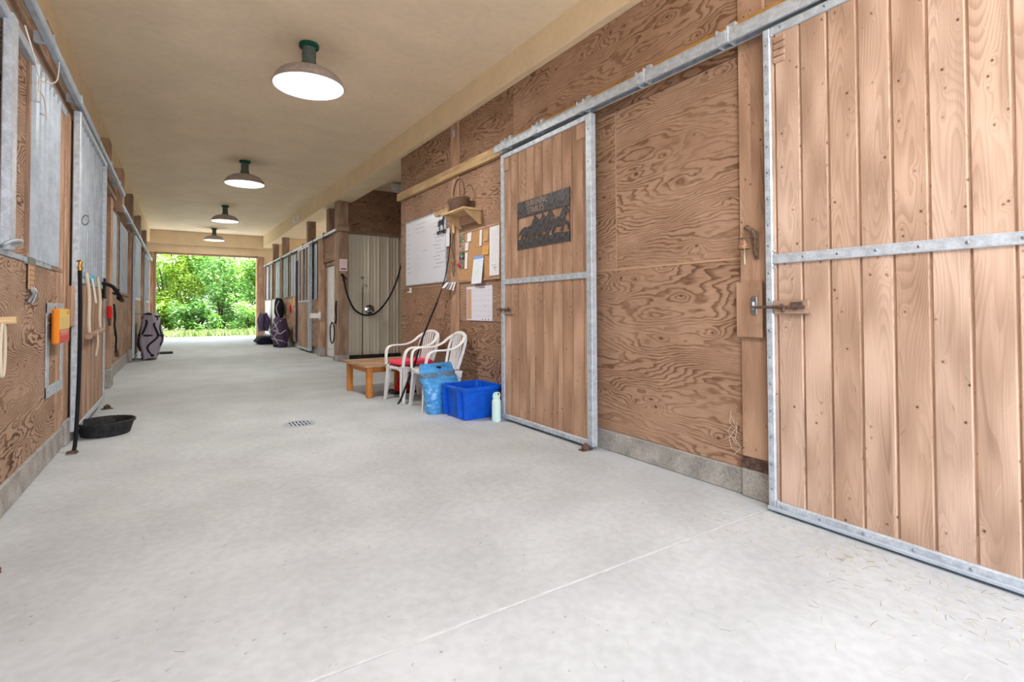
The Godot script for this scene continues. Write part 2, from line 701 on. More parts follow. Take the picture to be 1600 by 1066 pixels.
	M.bag.metallic_specular = 0.6
	M.bag_band = mat(Color(0.42, 0.50, 0.56), 0.4)
	M.mint = mat(Color(0.85, 0.97, 0.94), 0.38)
	M.lamp_shell = world_mat(Color(0.72, 0.665, 0.64), 0.6, grime, 0.3)
	M.lamp_neck = world_mat(Color(0.37, 0.42, 0.40), 0.6, grime, 0.15)
	M.lamp_green = mat(Color(0.04, 0.30, 0.24), 0.45)
	M.glow = mat(Color(1, 1, 1), 0.5)
	M.glow.emission_enabled = true
	M.glow.emission = Color(1.0, 0.985, 0.96)
	M.glow.emission_energy_multiplier = 1.6
	M.wicker = mat(Color(0.46, 0.37, 0.31), 0.85)
	M.wicker_light = mat(Color(0.58, 0.44, 0.33), 0.8)
	M.cork = world_mat(Color(0.80, 0.62, 0.44), 0.9, grime, 0.15)
	M.tan = mat(Color(0.76, 0.62, 0.49), 0.85)
	M.rope = mat(Color(0.82, 0.77, 0.68), 0.9)
	M.twine = mat(Color(0.90, 0.88, 0.84), 0.8)
	M.navy = mat(Color(0.11, 0.11, 0.17), 0.85)
	M.purple = mat(Color(0.30, 0.24, 0.34), 0.85)
	M.lavender = mat(Color(0.64, 0.61, 0.66), 0.85)
	M.blue_cloth = mat(Color(0.12, 0.20, 0.62), 0.8)
	M.orange = mat(Color(0.93, 0.55, 0.14), 0.6)
	M.gold = mat(Color(0.88, 0.70, 0.32), 0.7)
	M.stone = world_mat(Color(0.78, 0.77, 0.74), 0.95, crete_rough, 1.0, 0.5)
	M.soil = world_mat(Color(0.52, 0.56, 0.40), 0.95, crete_rough, 2.0, 0.5)
	M.straw = mat(Color(1, 1, 1), 0.9)
	M.straw.vertex_color_use_as_albedo = true
	M.leaf = mat(Color(1, 1, 1), 0.55)
	M.leaf.vertex_color_use_as_albedo = true
	M.leaf.backlight_enabled = true
	M.leaf.backlight = Color(0.75, 0.85, 0.45)
	M.grass = mat(Color(1, 1, 1), 0.7)
	M.grass.vertex_color_use_as_albedo = true
	M.bark = world_mat(Color(0.36, 0.29, 0.22), 0.95, grime, 0.4)
	var tube_glass := mat(Color(0.9, 0.9, 0.88), 0.4)
	M.tube = tube_glass


# ---------------------------------------------------------------- setting

func sheared(rise: float, y: float) -> Transform3D:
	return Transform3D(Basis(Vector3.RIGHT, Vector3.UP, Vector3(0, -rise, 1)), Vector3(0, y, 0))


func ceil_y(d: float) -> float:
	return 3.46 + 0.02 * d


func beam_y(d: float) -> float:
	return 3.22 + 0.011 * d


func rail_y(d: float) -> float:
	return 2.607 + 0.012 * (d - 1.5)


func build_shell():
	var fl = thing("floor", "pale grey brushed concrete floor of the barn aisle", "floor", Vector3.ZERO, 0.0, "", "structure")
	bxp("bed", -4.6, 6.6, -0.25, -0.03, -1.7, 22.2, M.plinth, fl, 0.0)
	bxp("slab", -4.6, 6.6, -0.03, 0.0, -1.7, 1.574, M.floor, fl, 0.003)
	bxp("slab", -4.6, 6.6, -0.03, 0.0, 1.586, 22.2, M.floor, fl, 0.003)
	# chalky filler in the saw cut, slightly ragged
	var s = tool()
	var r := RandomNumberGenerator.new()
	r.seed = 5
	var x := -0.78
	while x < 2.72:
		var w := r.randf_range(0.03, 0.09)
		bx(s, x, x + w, -0.03, 0.0006, 1.5775 - r.randf() * 0.003, 1.5825 + r.randf() * 0.003, 0.0005)
		x += w
	put("joint_filler", s, M.joint, fl)

	s = tool()
	box(s, Vector3(-4.6, 0, -22.3), Vector3(6.6, 0.12, 1.8), 0.0, sheared(0.02, 3.46), 2)
	single("ceiling", s, M.ceiling, "smooth tan painted ceiling over the whole aisle", "ceiling", Vector3.ZERO, "", "structure")
	s = tool()
	box(s, Vector3(2.66, 0, -22.0), Vector3(3.05, 0.5, 1.7), 0.004, sheared(0.011, 3.22), 2)
	single("trim_1", s, M.cream, "long cream painted beam along the ceiling above the notice boards", "beam", Vector3.ZERO, "", "structure")
	s = tool()
	box(s, Vector3(-1.28, 0, -22.0), Vector3(-0.90, 0.5, 1.7), 0.004, sheared(0.011, 3.22), 2)
	single("trim_2", s, M.cream, "long cream painted beam along the ceiling above the stall with the rubber bowl", "beam", Vector3.ZERO, "", "structure")

	var w1 = thing("wall_outer_east", "tan painted outside wall behind the wash bay and stalls", "wall", Vector3.ZERO, 0.0, "", "structure")
	windowed(w1, 6.5, 6.62)
	var w2 = thing("wall_outer_west", "tan painted outside wall behind the stalls with the hay bag", "wall", Vector3.ZERO, 0.0, "", "structure")
	windowed(w2, -4.62, -4.5)

	# far end: wall round the open doorway
	var e = thing("wall_end", "tan end wall round the open doorway to the green shrubs", "wall", Vector3.ZERO, 0.0, "", "structure")
	bxp("wall_side", -4.6, -0.735, 0, 3.12, 22.0, 22.14, M.cream, e, 0.0)
	bxp("wall_side", 2.47, 6.6, 0, 3.12, 22.0, 22.14, M.cream, e, 0.0)
	bxp("wall_top", -4.6, 6.6, 3.12, 4.1, 22.0, 22.14, M.cream, e, 0.0)
	bxp("header", -1.0, 3.0, 3.43, 3.95, 21.8, 22.0, M.cream, e)
	bxp("cladding_board", -1.0, -0.78, 0, 3.12, 21.96, 22.0, M.timber, e)
	bxp("cladding_board", 2.51, 2.72, 0, 3.12, 21.96, 22.0, M.timber, e)
	bxp("jamb", -0.78, -0.72, 0, 3.12, 21.94, 22.16, M.timber_old, e)
	bxp("jamb", 2.455, 2.51, 0, 3.12, 21.94, 22.16, M.pale_timber, e)
	bxp("head_jamb", -0.78, 2.51, 3.07, 3.13, 21.94, 22.16, M.timber_old, e)
	for k in 6:
		bxp("track_hook", -0.3 + k * 0.5, -0.27 + k * 0.5, 3.0, 3.07, 22.0, 22.04, M.rust, e, 0.004)

	# the open end behind the camera
	var b = thing("wall_entrance", "wooden wall round the wide entrance", "wall", Vector3.ZERO, 0.0, "", "structure")
	bxp("wall_side", -4.6, -1.0, 0, 4.0, -1.72, -1.6, M.ply_b, b, 0.0)
	bxp("wall_side", 2.8, 6.6, 0, 4.0, -1.72, -1.6, M.ply_b, b, 0.0)
	bxp("wall_top", -1.0, 2.8, 3.4, 4.0, -1.72, -1.6, M.ply_b, b, 0.0)


# an outside wall with the open stall windows
func windowed(w, x0, x1):
	bxp("sheathing", x0, x1, 0, 1.4, -1.7, 22.2, M.cream, w, 0.0)
	bxp("sheathing", x0, x1, 2.9, 4.1, -1.7, 22.2, M.cream, w, 0.0)
	var d := -1.7
	for a in [[12.2, 14.2], [15.6, 17.6], [19.0, 21.0], [22.2, 22.2]]:
		bxp("sheathing", x0, x1, 1.4, 2.9, d, a[0], M.cream, w, 0.0)
		d = a[1]


func build_wall_right():
	var w = thing("wall_right", "brown plywood wall carrying the whiteboard and the sliding door track", "wall", Vector3.ZERO, 0.0, "", "structure")
	bxp("core", 2.745, 2.86, 0, 3.3, -1.6, 7.25, M.timber_old, w, 0.0)
	# plywood sheets: y0, y1, d0, d1, material
	for a in [
		[0.152, 1.352, 1.775, 4.21, 0], [0.152, 0.93, 4.214, 5.345, 1], [0.934, 2.62, 4.214, 5.345, 0], [0.152, 1.352, 5.575, 7.25, 1], [1.356, 2.64, 5.575, 7.25, 0],
		[1.366, 2.545, 1.775, 2.792, 0], [1.366, 2.545, 2.796, 4.21, 0], [2.549, 2.64, 1.775, 4.21, 1],
		[2.64, 3.3, 1.775, 4.2, 0], [2.64, 3.3, 4.203, 5.345, 1], [2.64, 3.32, 5.575, 7.25, 1], [2.6, 3.3, -1.6, 1.615, 0], [0.152, 2.6, -1.6, 1.615, 1],
	]:
		var s = tool()
		grain_off = Vector2(-a[0] + rng.randf_range(0.02, maxf(0.03, 1.45 - (a[1] - a[0]))), a[3] + rng.randf_range(0.02, maxf(0.03, 2.95 - (a[3] - a[2]))))
		bx(s, 2.73, 2.745, a[0], a[1], a[2], a[3], 0.0015, 2)
		put("plywood_sheet", s, M.ply if a[4] == 0 else M.ply_b, w)
	bxp("joint_strip", 2.727, 2.745, 1.352, 1.366, 1.775, 4.3, M.tan, w, 0.002)
	bxp("joint_strip", 2.7285, 2.745, 1.37, 2.54, 2.791, 2.797, M.tan, w, 0.001)
	# concrete curb, cast in two lengths, and the pier under the post
	bxp("curb", 2.72, 2.86, 0, 0.15, 1.78, 7.25, M.plinth, w, 0.006)
	bxp("curb", 2.72, 2.86, 0, 0.15, -1.6, 1.60, M.plinth, w, 0.006)
	bxp("pier", 2.70, 2.86, 0, 0.168, 1.602, 1.778, M.plinth, w, 0.008)
	var p1 = bxp("post", 2.705, 2.86, 0.16, 3.3, 1.618, 1.772, M.timber, w, 0.004)
	bxp("steel_shoe", 2.701, 2.75, 0.155, 0.232, 1.616, 1.774, M.rust, p1, 0.002)
	var p2 = bxp("post", 2.722, 2.86, 0.152, 3.3, 5.40, 5.572, M.board_dull, w, 0.004)
	bxp("cover_strip", 2.716, 2.73, 0.152, 3.3, 5.348, 5.396, M.timber, p2, 0.002)
	bxp("nail_plate", 2.718, 2.724, 3.12, 3.2, 5.46, 5.51, M.galv, p2, 0.001)
	# the track board and the galvanised track
	var tr = thing("trim_3", "pale timber ledger board running along the wall behind the door track", "board", Vector3.ZERO, 0.0, "", "structure")
	barp("board", V(2.705, rail_y(-1.2) + 0.05, -1.2), V(2.705, rail_y(4.37) + 0.05, 4.37), 0.05, 0.12, M.ochre_timber, tr)
	barp("board", V(2.705, rail_y(4.37) + 0.025, 4.372), V(2.705, rail_y(7.29) + 0.045, 7.29), 0.052, 0.108, M.pale_timber, tr)
	var rl = thing("door_track", "galvanised round-backed sliding door track with clip brackets", "door track")
	var s = tool()
	var prof := PackedVector2Array()
	for k in 11:
		var a := PI * k / 10.0
		prof.append(Vector2(0.040 * cos(a), 0.012 + 0.044 * sin(a)))
	for q in [[-0.040, -0.036], [-0.024, -0.036], [-0.024, -0.032], [-0.036, -0.028], [-0.036, 0.012]]:
		prof.append(Vector2(q[0], q[1]))
	for k in range(9, 0, -1):
		var a := PI * k / 10.0
		prof.append(Vector2(0.036 * cos(a), 0.012 + 0.040 * sin(a)))
	for q in [[0.036, 0.012], [0.036, -0.028], [0.024, -0.032], [0.024, -0.036], [0.040, -0.036]]:
		prof.append(Vector2(q[0], q[1]))
	var a0 := V(2.642, rail_y(-1.2) + 0.006, -1.2)
	var a1 := V(2.642, rail_y(4.36) + 0.006, 4.36)
	var z := (a1 - a0).normalized()
	var xx := Vector3.UP.cross(z).normalized()
	prism(s, prof, (a1 - a0).length(), Transform3D(Basis(xx, z.cross(xx), z), a0), 2)
	put("channel", s, M.galv, rl)
	for d in [4.18, 3.66, 3.05, 2.43, 1.80, 1.17, 0.55, -0.1]:
		s = tool()
		for side in [-0.035, 0.035]:
			bx(s, 2.597, 2.68, rail_y(d) - 0.03, rail_y(d) + 0.066, d + side - 0.007, d + side + 0.007, 0.003)
		bx(s, 2.595, 2.603, rail_y(d) - 0.03, rail_y(d) + 0.045, d - 0.028, d + 0.028, 0.002)
		bx(s, 2.655, 2.685, rail_y(d) + 0.03, rail_y(d) + 0.105, d - 0.05, d - 0.005, 0.004)
		put("bracket", s, M.galv, rl)

	# wash bay
	var bay = thing("wall_wash_bay", "wash bay wall of tan ribbed metal with dark plywood above", "wall", Vector3.ZERO, 0.0, "", "structure")
	bxp("core", 2.95, 6.5, 0, 4.0, 11.07, 11.17, M.timber_old, bay, 0.0)
	bxp("core", 2.86, 6.5, 0, 4.0, 7.14, 7.25, M.ply_b, bay, 0.0)
	bxp("core", 5.4, 5.5, 0, 4.0, 7.25, 11.07, M.ply_b, bay, 0.0)
	var sx := 2.96
	while sx < 5.3:
		s = tool()
		corrugated(s, V(sx, 0.1, 11.05), V(sx + 0.87, 0.1, 11.05), 2.58, Vector3(0, 0, 1), 0.2175 / 3.0, 0.012)
		for k in 4:
			bx(s, sx + k * 0.2175 + 0.02, sx + k * 0.2175 + 0.05, 0.1, 2.68, 11.02, 11.05, 0.009, 1)
		put("cladding_sheet", s, M.cladding, bay)
		sx += 0.87
	bxp("trim_board", 2.95, 5.4, 2.68, 2.74, 11.0, 11.06, M.timber_old, bay)
	bxp("plywood_sheet", 2.95, 5.4, 2.74, 3.95, 11.035, 11.06, M.ply_b, bay, 0.0, 0)
	bxp("rubber_kick", 2.95, 5.4, 0.0, 0.1, 10.96, 11.06, M.rubber, bay, 0.01)
	var fx = thing("strip_light", "unlit fluorescent strip light under the wash bay ceiling", "strip light")
	bxp("housing", 3.6, 4.8, 3.5, 3.62, 9.98, 10.12, M.white_worn, fx, 0.01)
	s = tool()
	tube(s, [V(3.64, 3.475, 10.02), V(4.76, 3.475, 10.02)], 0.018, 10)
	tube(s, [V(3.64, 3.475, 10.08), V(4.76, 3.475, 10.08)], 0.018, 10)
	put("lamp_tubes", s, M.tube, fx)
	bxp("ceiling_block", 4.1, 4.3, 3.6, 3.72, 9.99, 10.11, M.white_worn, fx, 0.0)

	# bay post with wrapped board
	var ps = thing("post", "weathered timber corner post at the wash bay with a paper notice", "post", Vector3.ZERO, 0.0, "", "structure")
	bxp("shaft", 2.74, 2.95, 0.1, 3.36, 10.88, 11.2, M.timber_old, ps, 0.006)
	bxp("collar_board", 2.70, 2.97, 2.70, 2.83, 10.84, 10.88, M.timber_old, ps, 0.004)
	bxp("concrete_foot", 2.72, 2.97, 0, 0.12, 10.86, 11.2, M.plinth, ps, 0.01)


func build_big_door():
	var d = thing("door_1", "large bright board sliding door with galvanised frame beside the brass bell", "door", Vector3.ZERO, 0.0, "", "structure")
	# boards, numbered away from the near edge
	var e := 1.513
	var mats := [M.board, M.board_c, M.board, M.board_b, M.board, M.board_b, M.board_c]
	var edges := [1.545]
	while e > -0.35:
		edges.append(e)
		e -= 0.1315
	for i in edges.size() - 1:
		var s = tool()
		grain_off = Vector2(rng.randf() * 5.0, rng.randf_range(0.0, 0.15))
		bx(s, 2.632, 2.652, 0.05, 2.55, edges[i + 1] + 0.0035, edges[i] - 0.0035, 0.0055, 1)
		put("board", s, mats[i % 7], d)
		bxp("tongue", 2.643, 2.650, 0.05, 2.55, edges[i + 1] - 0.0045, edges[i + 1] + 0.0045, M.timber, d, 0.0)
	var f = tool()
	bx(f, 2.618, 2.668, 0.02, 2.56, 1.528, 1.57, 0.006, 1)
	bx(f, 2.618, 2.668, 0.02, 2.56, -0.42, -0.378, 0.006, 1)
	bx(f, 2.6185, 2.6675, 0.02, 0.062, -0.38, 1.53, 0.006, 2)
	bx(f, 2.6185, 2.6675, 2.515, 2.56, -0.38, 1.53, 0.006, 2)
	bx(f, 2.6185, 2.634, 1.302, 1.352, -0.38, 1.53, 0.003, 2)
	for y in [0.055, 1.29, 1.364, 2.522]:
		var g: float = 1.0 if y < 1.0 or (y > 1.3 and y < 2.0) else -1.0
		bx(f, 2.6187, 2.634, minf(y, y + g * 0.012), maxf(y, y + g * 0.012), 1.516, 1.53, 0.002)
	var fr = put("frame", f, M.galv, d)
	bxp("lower_lip", 2.606, 2.632, 0.012, 0.03, -0.42, 1.57, M.galv_dull, d, 0.004)
	var bolts := []
	for y in [0.12, 0.25, 0.39, 0.53, 0.67, 0.81, 0.95, 1.115, 1.255, 1.40, 1.51, 1.65, 1.79, 1.93, 2.07, 2.21, 2.36, 2.47]:
		bolts.append([y, 1.549])
	for k in 8:
		bolts.append([0.041, 1.50 - k * 0.19])
		bolts.append([2.538, 1.47 - k * 0.22])
		bolts.append([1.327, 1.37 - k * 0.16])
	for q in bolts:
		var s = tool()
		lathe(s, [Vector2(0.007, 0), Vector2(0.0065, 0.0025), Vector2(0.004, 0.0045), Vector2(0.0, 0.005)], 8, Transform3D(Basis(Vector3(0, 0, 1), Vector3(-1, 0, 0), Vector3(0, -1, 0)), V(2.6183, q[0], q[1])))
		put("bolt", s, M.steel, fr)
	# filler block of short slats in the upper corner
	for k in 4:
		bxp("corner_slat", 2.622, 2.634, 2.36 + k * 0.036, 2.39 + k * 0.036, 1.452, 1.514, M.board_b, d, 0.004)
	# latch bolt on its wooden pad
	bxp("latch_pad", 2.612, 2.634, 1.038, 1.108, 1.345, 1.527, M.timber_old, d, 0.004)
	var l = tool()
	tube(l, [V(2.603, 1.074, 1.36), V(2.603, 1.074, 1.64)], 0.008, 8)
	bx(l, 2.598, 2.613, 1.058, 1.09, 1.40, 1.412, 0.003)
	bx(l, 2.598, 2.613, 1.058, 1.09, 1.47, 1.482, 0.003)
	bx(l, 2.6, 2.612, 1.078, 1.1, 1.37, 1.43, 0.003)
	tube(l, [V(2.6, 1.074, 1.46), V(2.585, 1.05, 1.46)], 0.007, 8)
	put("latch_bolt", l, M.rust, d)

	var k = thing("latch_plate", "brown plywood latch plate with steel keeper on the post", "plate")
	bxp("plywood", 2.683, 2.704, 0.905, 1.215, 1.628, 1.785, M.board_dull, k, 0.003)
	var kp = tool()
	bx(kp, 2.675, 2.684, 1.03, 1.135, 1.655, 1.69, 0.006)
	bx(kp, 2.655, 2.677, 1.055, 1.112, 1.66, 1.685, 0.009)
	put("keeper", kp, M.steel, k)

	var bell = thing("door_bell", "small antique brass bell on a scrolled wall bracket with cord", "bell")
	var s = tool()
	lathe(s, [Vector2(0.031, 0.0), Vector2(0.038, 0.0), Vector2(0.036, 0.008), Vector2(0.028, 0.026), Vector2(0.022, 0.046), Vector2(0.014, 0.056), Vector2(0.0, 0.06)], 20, Transform3D(Basis(), V(2.655, 1.40, 1.715)))
	put("cup", s, M.bronze, bell)
	s = tool()
	tube(s, spline([V(2.655, 1.45, 1.71), V(2.655, 1.465, 1.71), V(2.675, 1.47, 1.695), V(2.7, 1.455, 1.672)], 4), 0.006, 8)
	tube(s, [V(2.655, 1.462, 1.75), V(2.66, 1.462, 1.655)], 0.004, 8)
	tube(s, spline([V(2.692, 1.36, 1.665), V(2.685, 1.40, 1.668), V(2.69, 1.46, 1.67), V(2.684, 1.50, 1.68), V(2.678, 1.515, 1.70), V(2.684, 1.53, 1.72), V(2.69, 1.52, 1.735)], 4), [0.012, 0.012, 0.012, 0.011, 0.011, 0.01, 0.01, 0.011, 0.012, 0.013, 0.014, 0.014, 0.013, 0.012, 0.011, 0.01, 0.012, 0.014, 0.014, 0.012, 0.01, 0.008, 0.006, 0.005, 0.004], 8)
	bx(s, 2.69, 2.706, 1.34, 1.50, 1.652, 1.678, 0.006)
	put("bracket", s, M.bronze_dark, bell)
	s = tool()
	tube(s, [V(2.655, 1.41, 1.71), V(2.654, 1.36, 1.711), V(2.655, 1.345, 1.71), V(2.655, 1.315, 1.71)], [0.003, 0.003, 0.005, 0.004], 8)
	put("cord", s, M.rope, bell)


func build_sign_door():
	var d = thing("door_2", "narrow board sliding door with galvanised frame carrying the horse sign", "door", Vector3.ZERO, 0.0, "", "structure")
	var edges := [4.215, 4.099, 3.969, 3.846, 3.714, 3.589, 3.451, 3.322, 3.189, 3.051, 3.0]
	for i in edges.size() - 1:
		var s = tool()
		grain_off = Vector2(rng.randf() * 5.0, rng.randf_range(0.0, 0.15))
		bx(s, 2.632, 2.652, 0.05, 2.56, edges[i + 1] + 0.003, edges[i] - 0.003, 0.005, 1)
		put("board", s, M.board_dull if i % 3 != 1 else M.board_dull_b, d)
		bxp("tongue", 2.643, 2.650, 0.05, 2.56, edges[i + 1] - 0.004, edges[i + 1] + 0.004, M.timber, d, 0.0)
	var f = tool()
	bx(f, 2.618, 2.672, 0.022, 2.57, 4.205, 4.26, 0.006, 1)
	bx(f, 2.618, 2.672, 0.022, 2.57, 2.945, 3.01, 0.006, 1)
	bx(f, 2.6185, 2.6715, 0.022, 0.068, 3.005, 4.21, 0.006, 2)
	bx(f, 2.6185, 2.6715, 2.525, 2.57, 3.005, 4.21, 0.006, 2)
	bx(f, 2.6185, 2.634, 1.305, 1.355, 3.005, 4.21, 0.003, 2)
	var fr = put("frame", f, M.galv, d)
	for q in [[0.3, 0], [0.6, 0], [0.9, 0], [1.2, 0], [1.55, 0], [1.9, 0], [2.2, 0], [2.45, 0], [0.045, 3.3], [0.045, 3.7], [0.045, 4.05], [1.33, 3.3], [1.33, 3.6], [1.33, 3.95], [2.547, 3.3], [2.547, 3.7], [2.547, 4.05]]:
		for dd in ([2.975, 4.235] if q[1] == 0 else [q[1]]):
			var s = tool()
			lathe(s, [Vector2(0.007, 0), Vector2(0.0065, 0.0025), Vector2(0.0, 0.005)], 8, Transform3D(Basis(Vector3(0, 0, 1), Vector3(-1, 0, 0), Vector3(0, -1, 0)), V(2.6183, q[0], dd)))
			put("bolt", s, M.steel, fr)
	bxp("corner_block", 2.622, 2.634, 2.40, 2.52, 3.012, 3.12, M.board_dull, d, 0.003)
	bxp("corner_block", 2.622, 2.634, 2.40, 2.52, 4.12, 4.203, M.board_dull, d, 0.003)
	bxp("latch_pad", 2.614, 2.634, 1.02, 1.055, 4.06, 4.2, M.timber_old, d, 0.003)
	var l = tool()
	tube(l, [V(2.604, 1.065, 4.07), V(2.604, 1.065, 4.32)], 0.008, 8)
	bx(l, 2.598, 2.616, 1.045, 1.085, 4.10, 4.115, 0.003)
	bx(l, 2.598, 2.616, 1.045, 1.085, 4.24, 4.255, 0.003)
	tube(l, arc(V(2.6, 1.05, 4.29), V(2.61, 1.05, 4.25), Vector3(-0.01, -0.05, 0)), 0.004, 6)
	put("latch_bolt", l, M.rust, d)

	# cut steel sign with running horses
	var g = thing("horse_sign", "dark cut-steel sign of running horses under two lines of lettering", "sign")
	bxp("top_band", 2.622, 2.627, 1.905, 2.052, 3.205, 3.97, M.sign, g, 0.0015)
	# ground with uneven top edge
	var low := PackedVector2Array([Vector2(0, 0), Vector2(0.765, 0), Vector2(0.765, 0.078)])
	for k in range(14, -1, -1):
		low.append(Vector2(0.765 * k / 15.0, 0.082 + 0.009 * sin(k * 1.7) + 0.004 * sin(k * 4.1)))
	# local x runs towards the entrance (the sign reads left to right from far to near)
	var face := Transform3D(Basis(Vector3(0, 0, 1), Vector3(0, 1, 0), Vector3(-1, 0, 0)), V(2.627, 1.618, 3.97))
	var s = tool()
	prism(s, low, 0.005, face)
	put("ground_band", s, M.sign, g)
	bxp("side_rod", 2.622, 2.627, 1.61, 2.04, 3.205, 3.211, M.sign, g, 0.001)
	bxp("side_rod", 2.622, 2.627, 1.61, 2.04, 3.964, 3.97, M.sign, g, 0.001)
	var horse := [[-0.06, 0.075], [-0.03, 0.115], [0.0, 0.13], [0.03, 0.142], [0.07, 0.135], [0.115, 0.145], [0.135, 0.172], [0.16, 0.198], [0.168, 0.214], [0.178, 0.2], [0.192, 0.19], [0.222, 0.165], [0.22, 0.152], [0.208, 0.152], [0.188, 0.164], [0.176, 0.155], [0.172, 0.13], [0.17, 0.108], [0.198, 0.102], [0.217, 0.07], [0.212, 0.045], [0.2, 0.045], [0.203, 0.068], [0.186, 0.086], [0.152, 0.084], [0.152, 0.06], [0.137, 0.04], [0.115, 0.044], [0.117, 0.055], [0.131, 0.055], [0.133, 0.08], [0.1, 0.076], [0.068, 0.082], [0.06, 0.064], [0.04, 0.05], [0.047, 0.02], [0.031, 0.02], [0.024, 0.052], [0.038, 0.074], [0.018, 0.08], [0.002, 0.06], [-0.02, 0.03], [-0.036, 0.036], [-0.02, 0.055], [-0.012, 0.085], [-0.012, 0.108]]
	for q in [[0.08, -0.005, 1.2], [0.19, -0.012, 1.22], [0.28, 0.0, 1.25], [0.49, 0.01, 1.22]]:
		var o := PackedVector2Array()
		for p in horse:
			o.append(Vector2(q[0] + p[0] * q[2], q[1] + p[1] * q[2] + 0.03))
		s = tool()
		prism(s, o, 0.004 + q[0] * 0.003, face)
		put("horse", s, M.sign, g)
	for q in [["SUNSHINE", 0.14, 0.386], ["STABLES", 0.165, 0.322]]:
		var t := TextMesh.new()
		t.text = q[0]
		var fnt := SystemFont.new()
		fnt.font_names = PackedStringArray(["Droid Sans"])
		t.font = fnt
		t.font_size = 16
		t.pixel_size = 0.0042
		t.depth = 0.002
		t.horizontal_alignment = HORIZONTAL_ALIGNMENT_LEFT
		var o := MeshInstance3D.new()
		o.name = "lettering"
		o.mesh = t
		o.material_override = M.sign_text
		g.add_child(o, true)
		o.transform = Transform3D(Basis(Vector3(0, 0, 1), Vector3(0, 1, 0), Vector3(-1, 0, 0)), V(2.6215, 1.63 + q[2], 3.97 - q[1]))

	for a in [[V(2.585, 0, 2.99), "rusty floor guide for the door with the horse sign", 0.0], [V(-0.66, 0, 7.1), "rusty floor guide beyond the black rubber feed pan", 0.4], [V(-0.66, 0, 2.93), "rusty floor guide below the tan strap on the plywood stall front", 0.2]]:
		var t = thing("floor_guide", a[1], "door guide", a[0], a[2], "floor guides of the sliding doors")
		s = tool()
		bar(s, Vector3(-0.05, 0.004, 0), Vector3(0.05, 0.004, 0), 0.06, 0.008)
		put("base_plate", s, M.rust, t)
		s = tool()
		lathe(s, [Vector2(0.028, 0.008), Vector2(0.032, 0.014), Vector2(0.03, 0.034), Vector2(0.018, 0.04), Vector2(0.012, 0.05), Vector2(0.0, 0.052)], 14)
		put("roller", s, M.rust, t)


func ply_panel(parent, x0, x1, y0, y1, d0, d1, m):
	var s = tool()
	grain_off = Vector2(-y0 + rng.randf_range(0.02, maxf(0.03, 1.45 - (y1 - y0))), d1 + rng.randf_range(0.02, maxf(0.03, 2.95 - (d1 - d0))))
	bx(s, x0, x1, y0, y1, d0, d1, 0.002, 2)
	return put("plywood_sheet", s, m, parent)


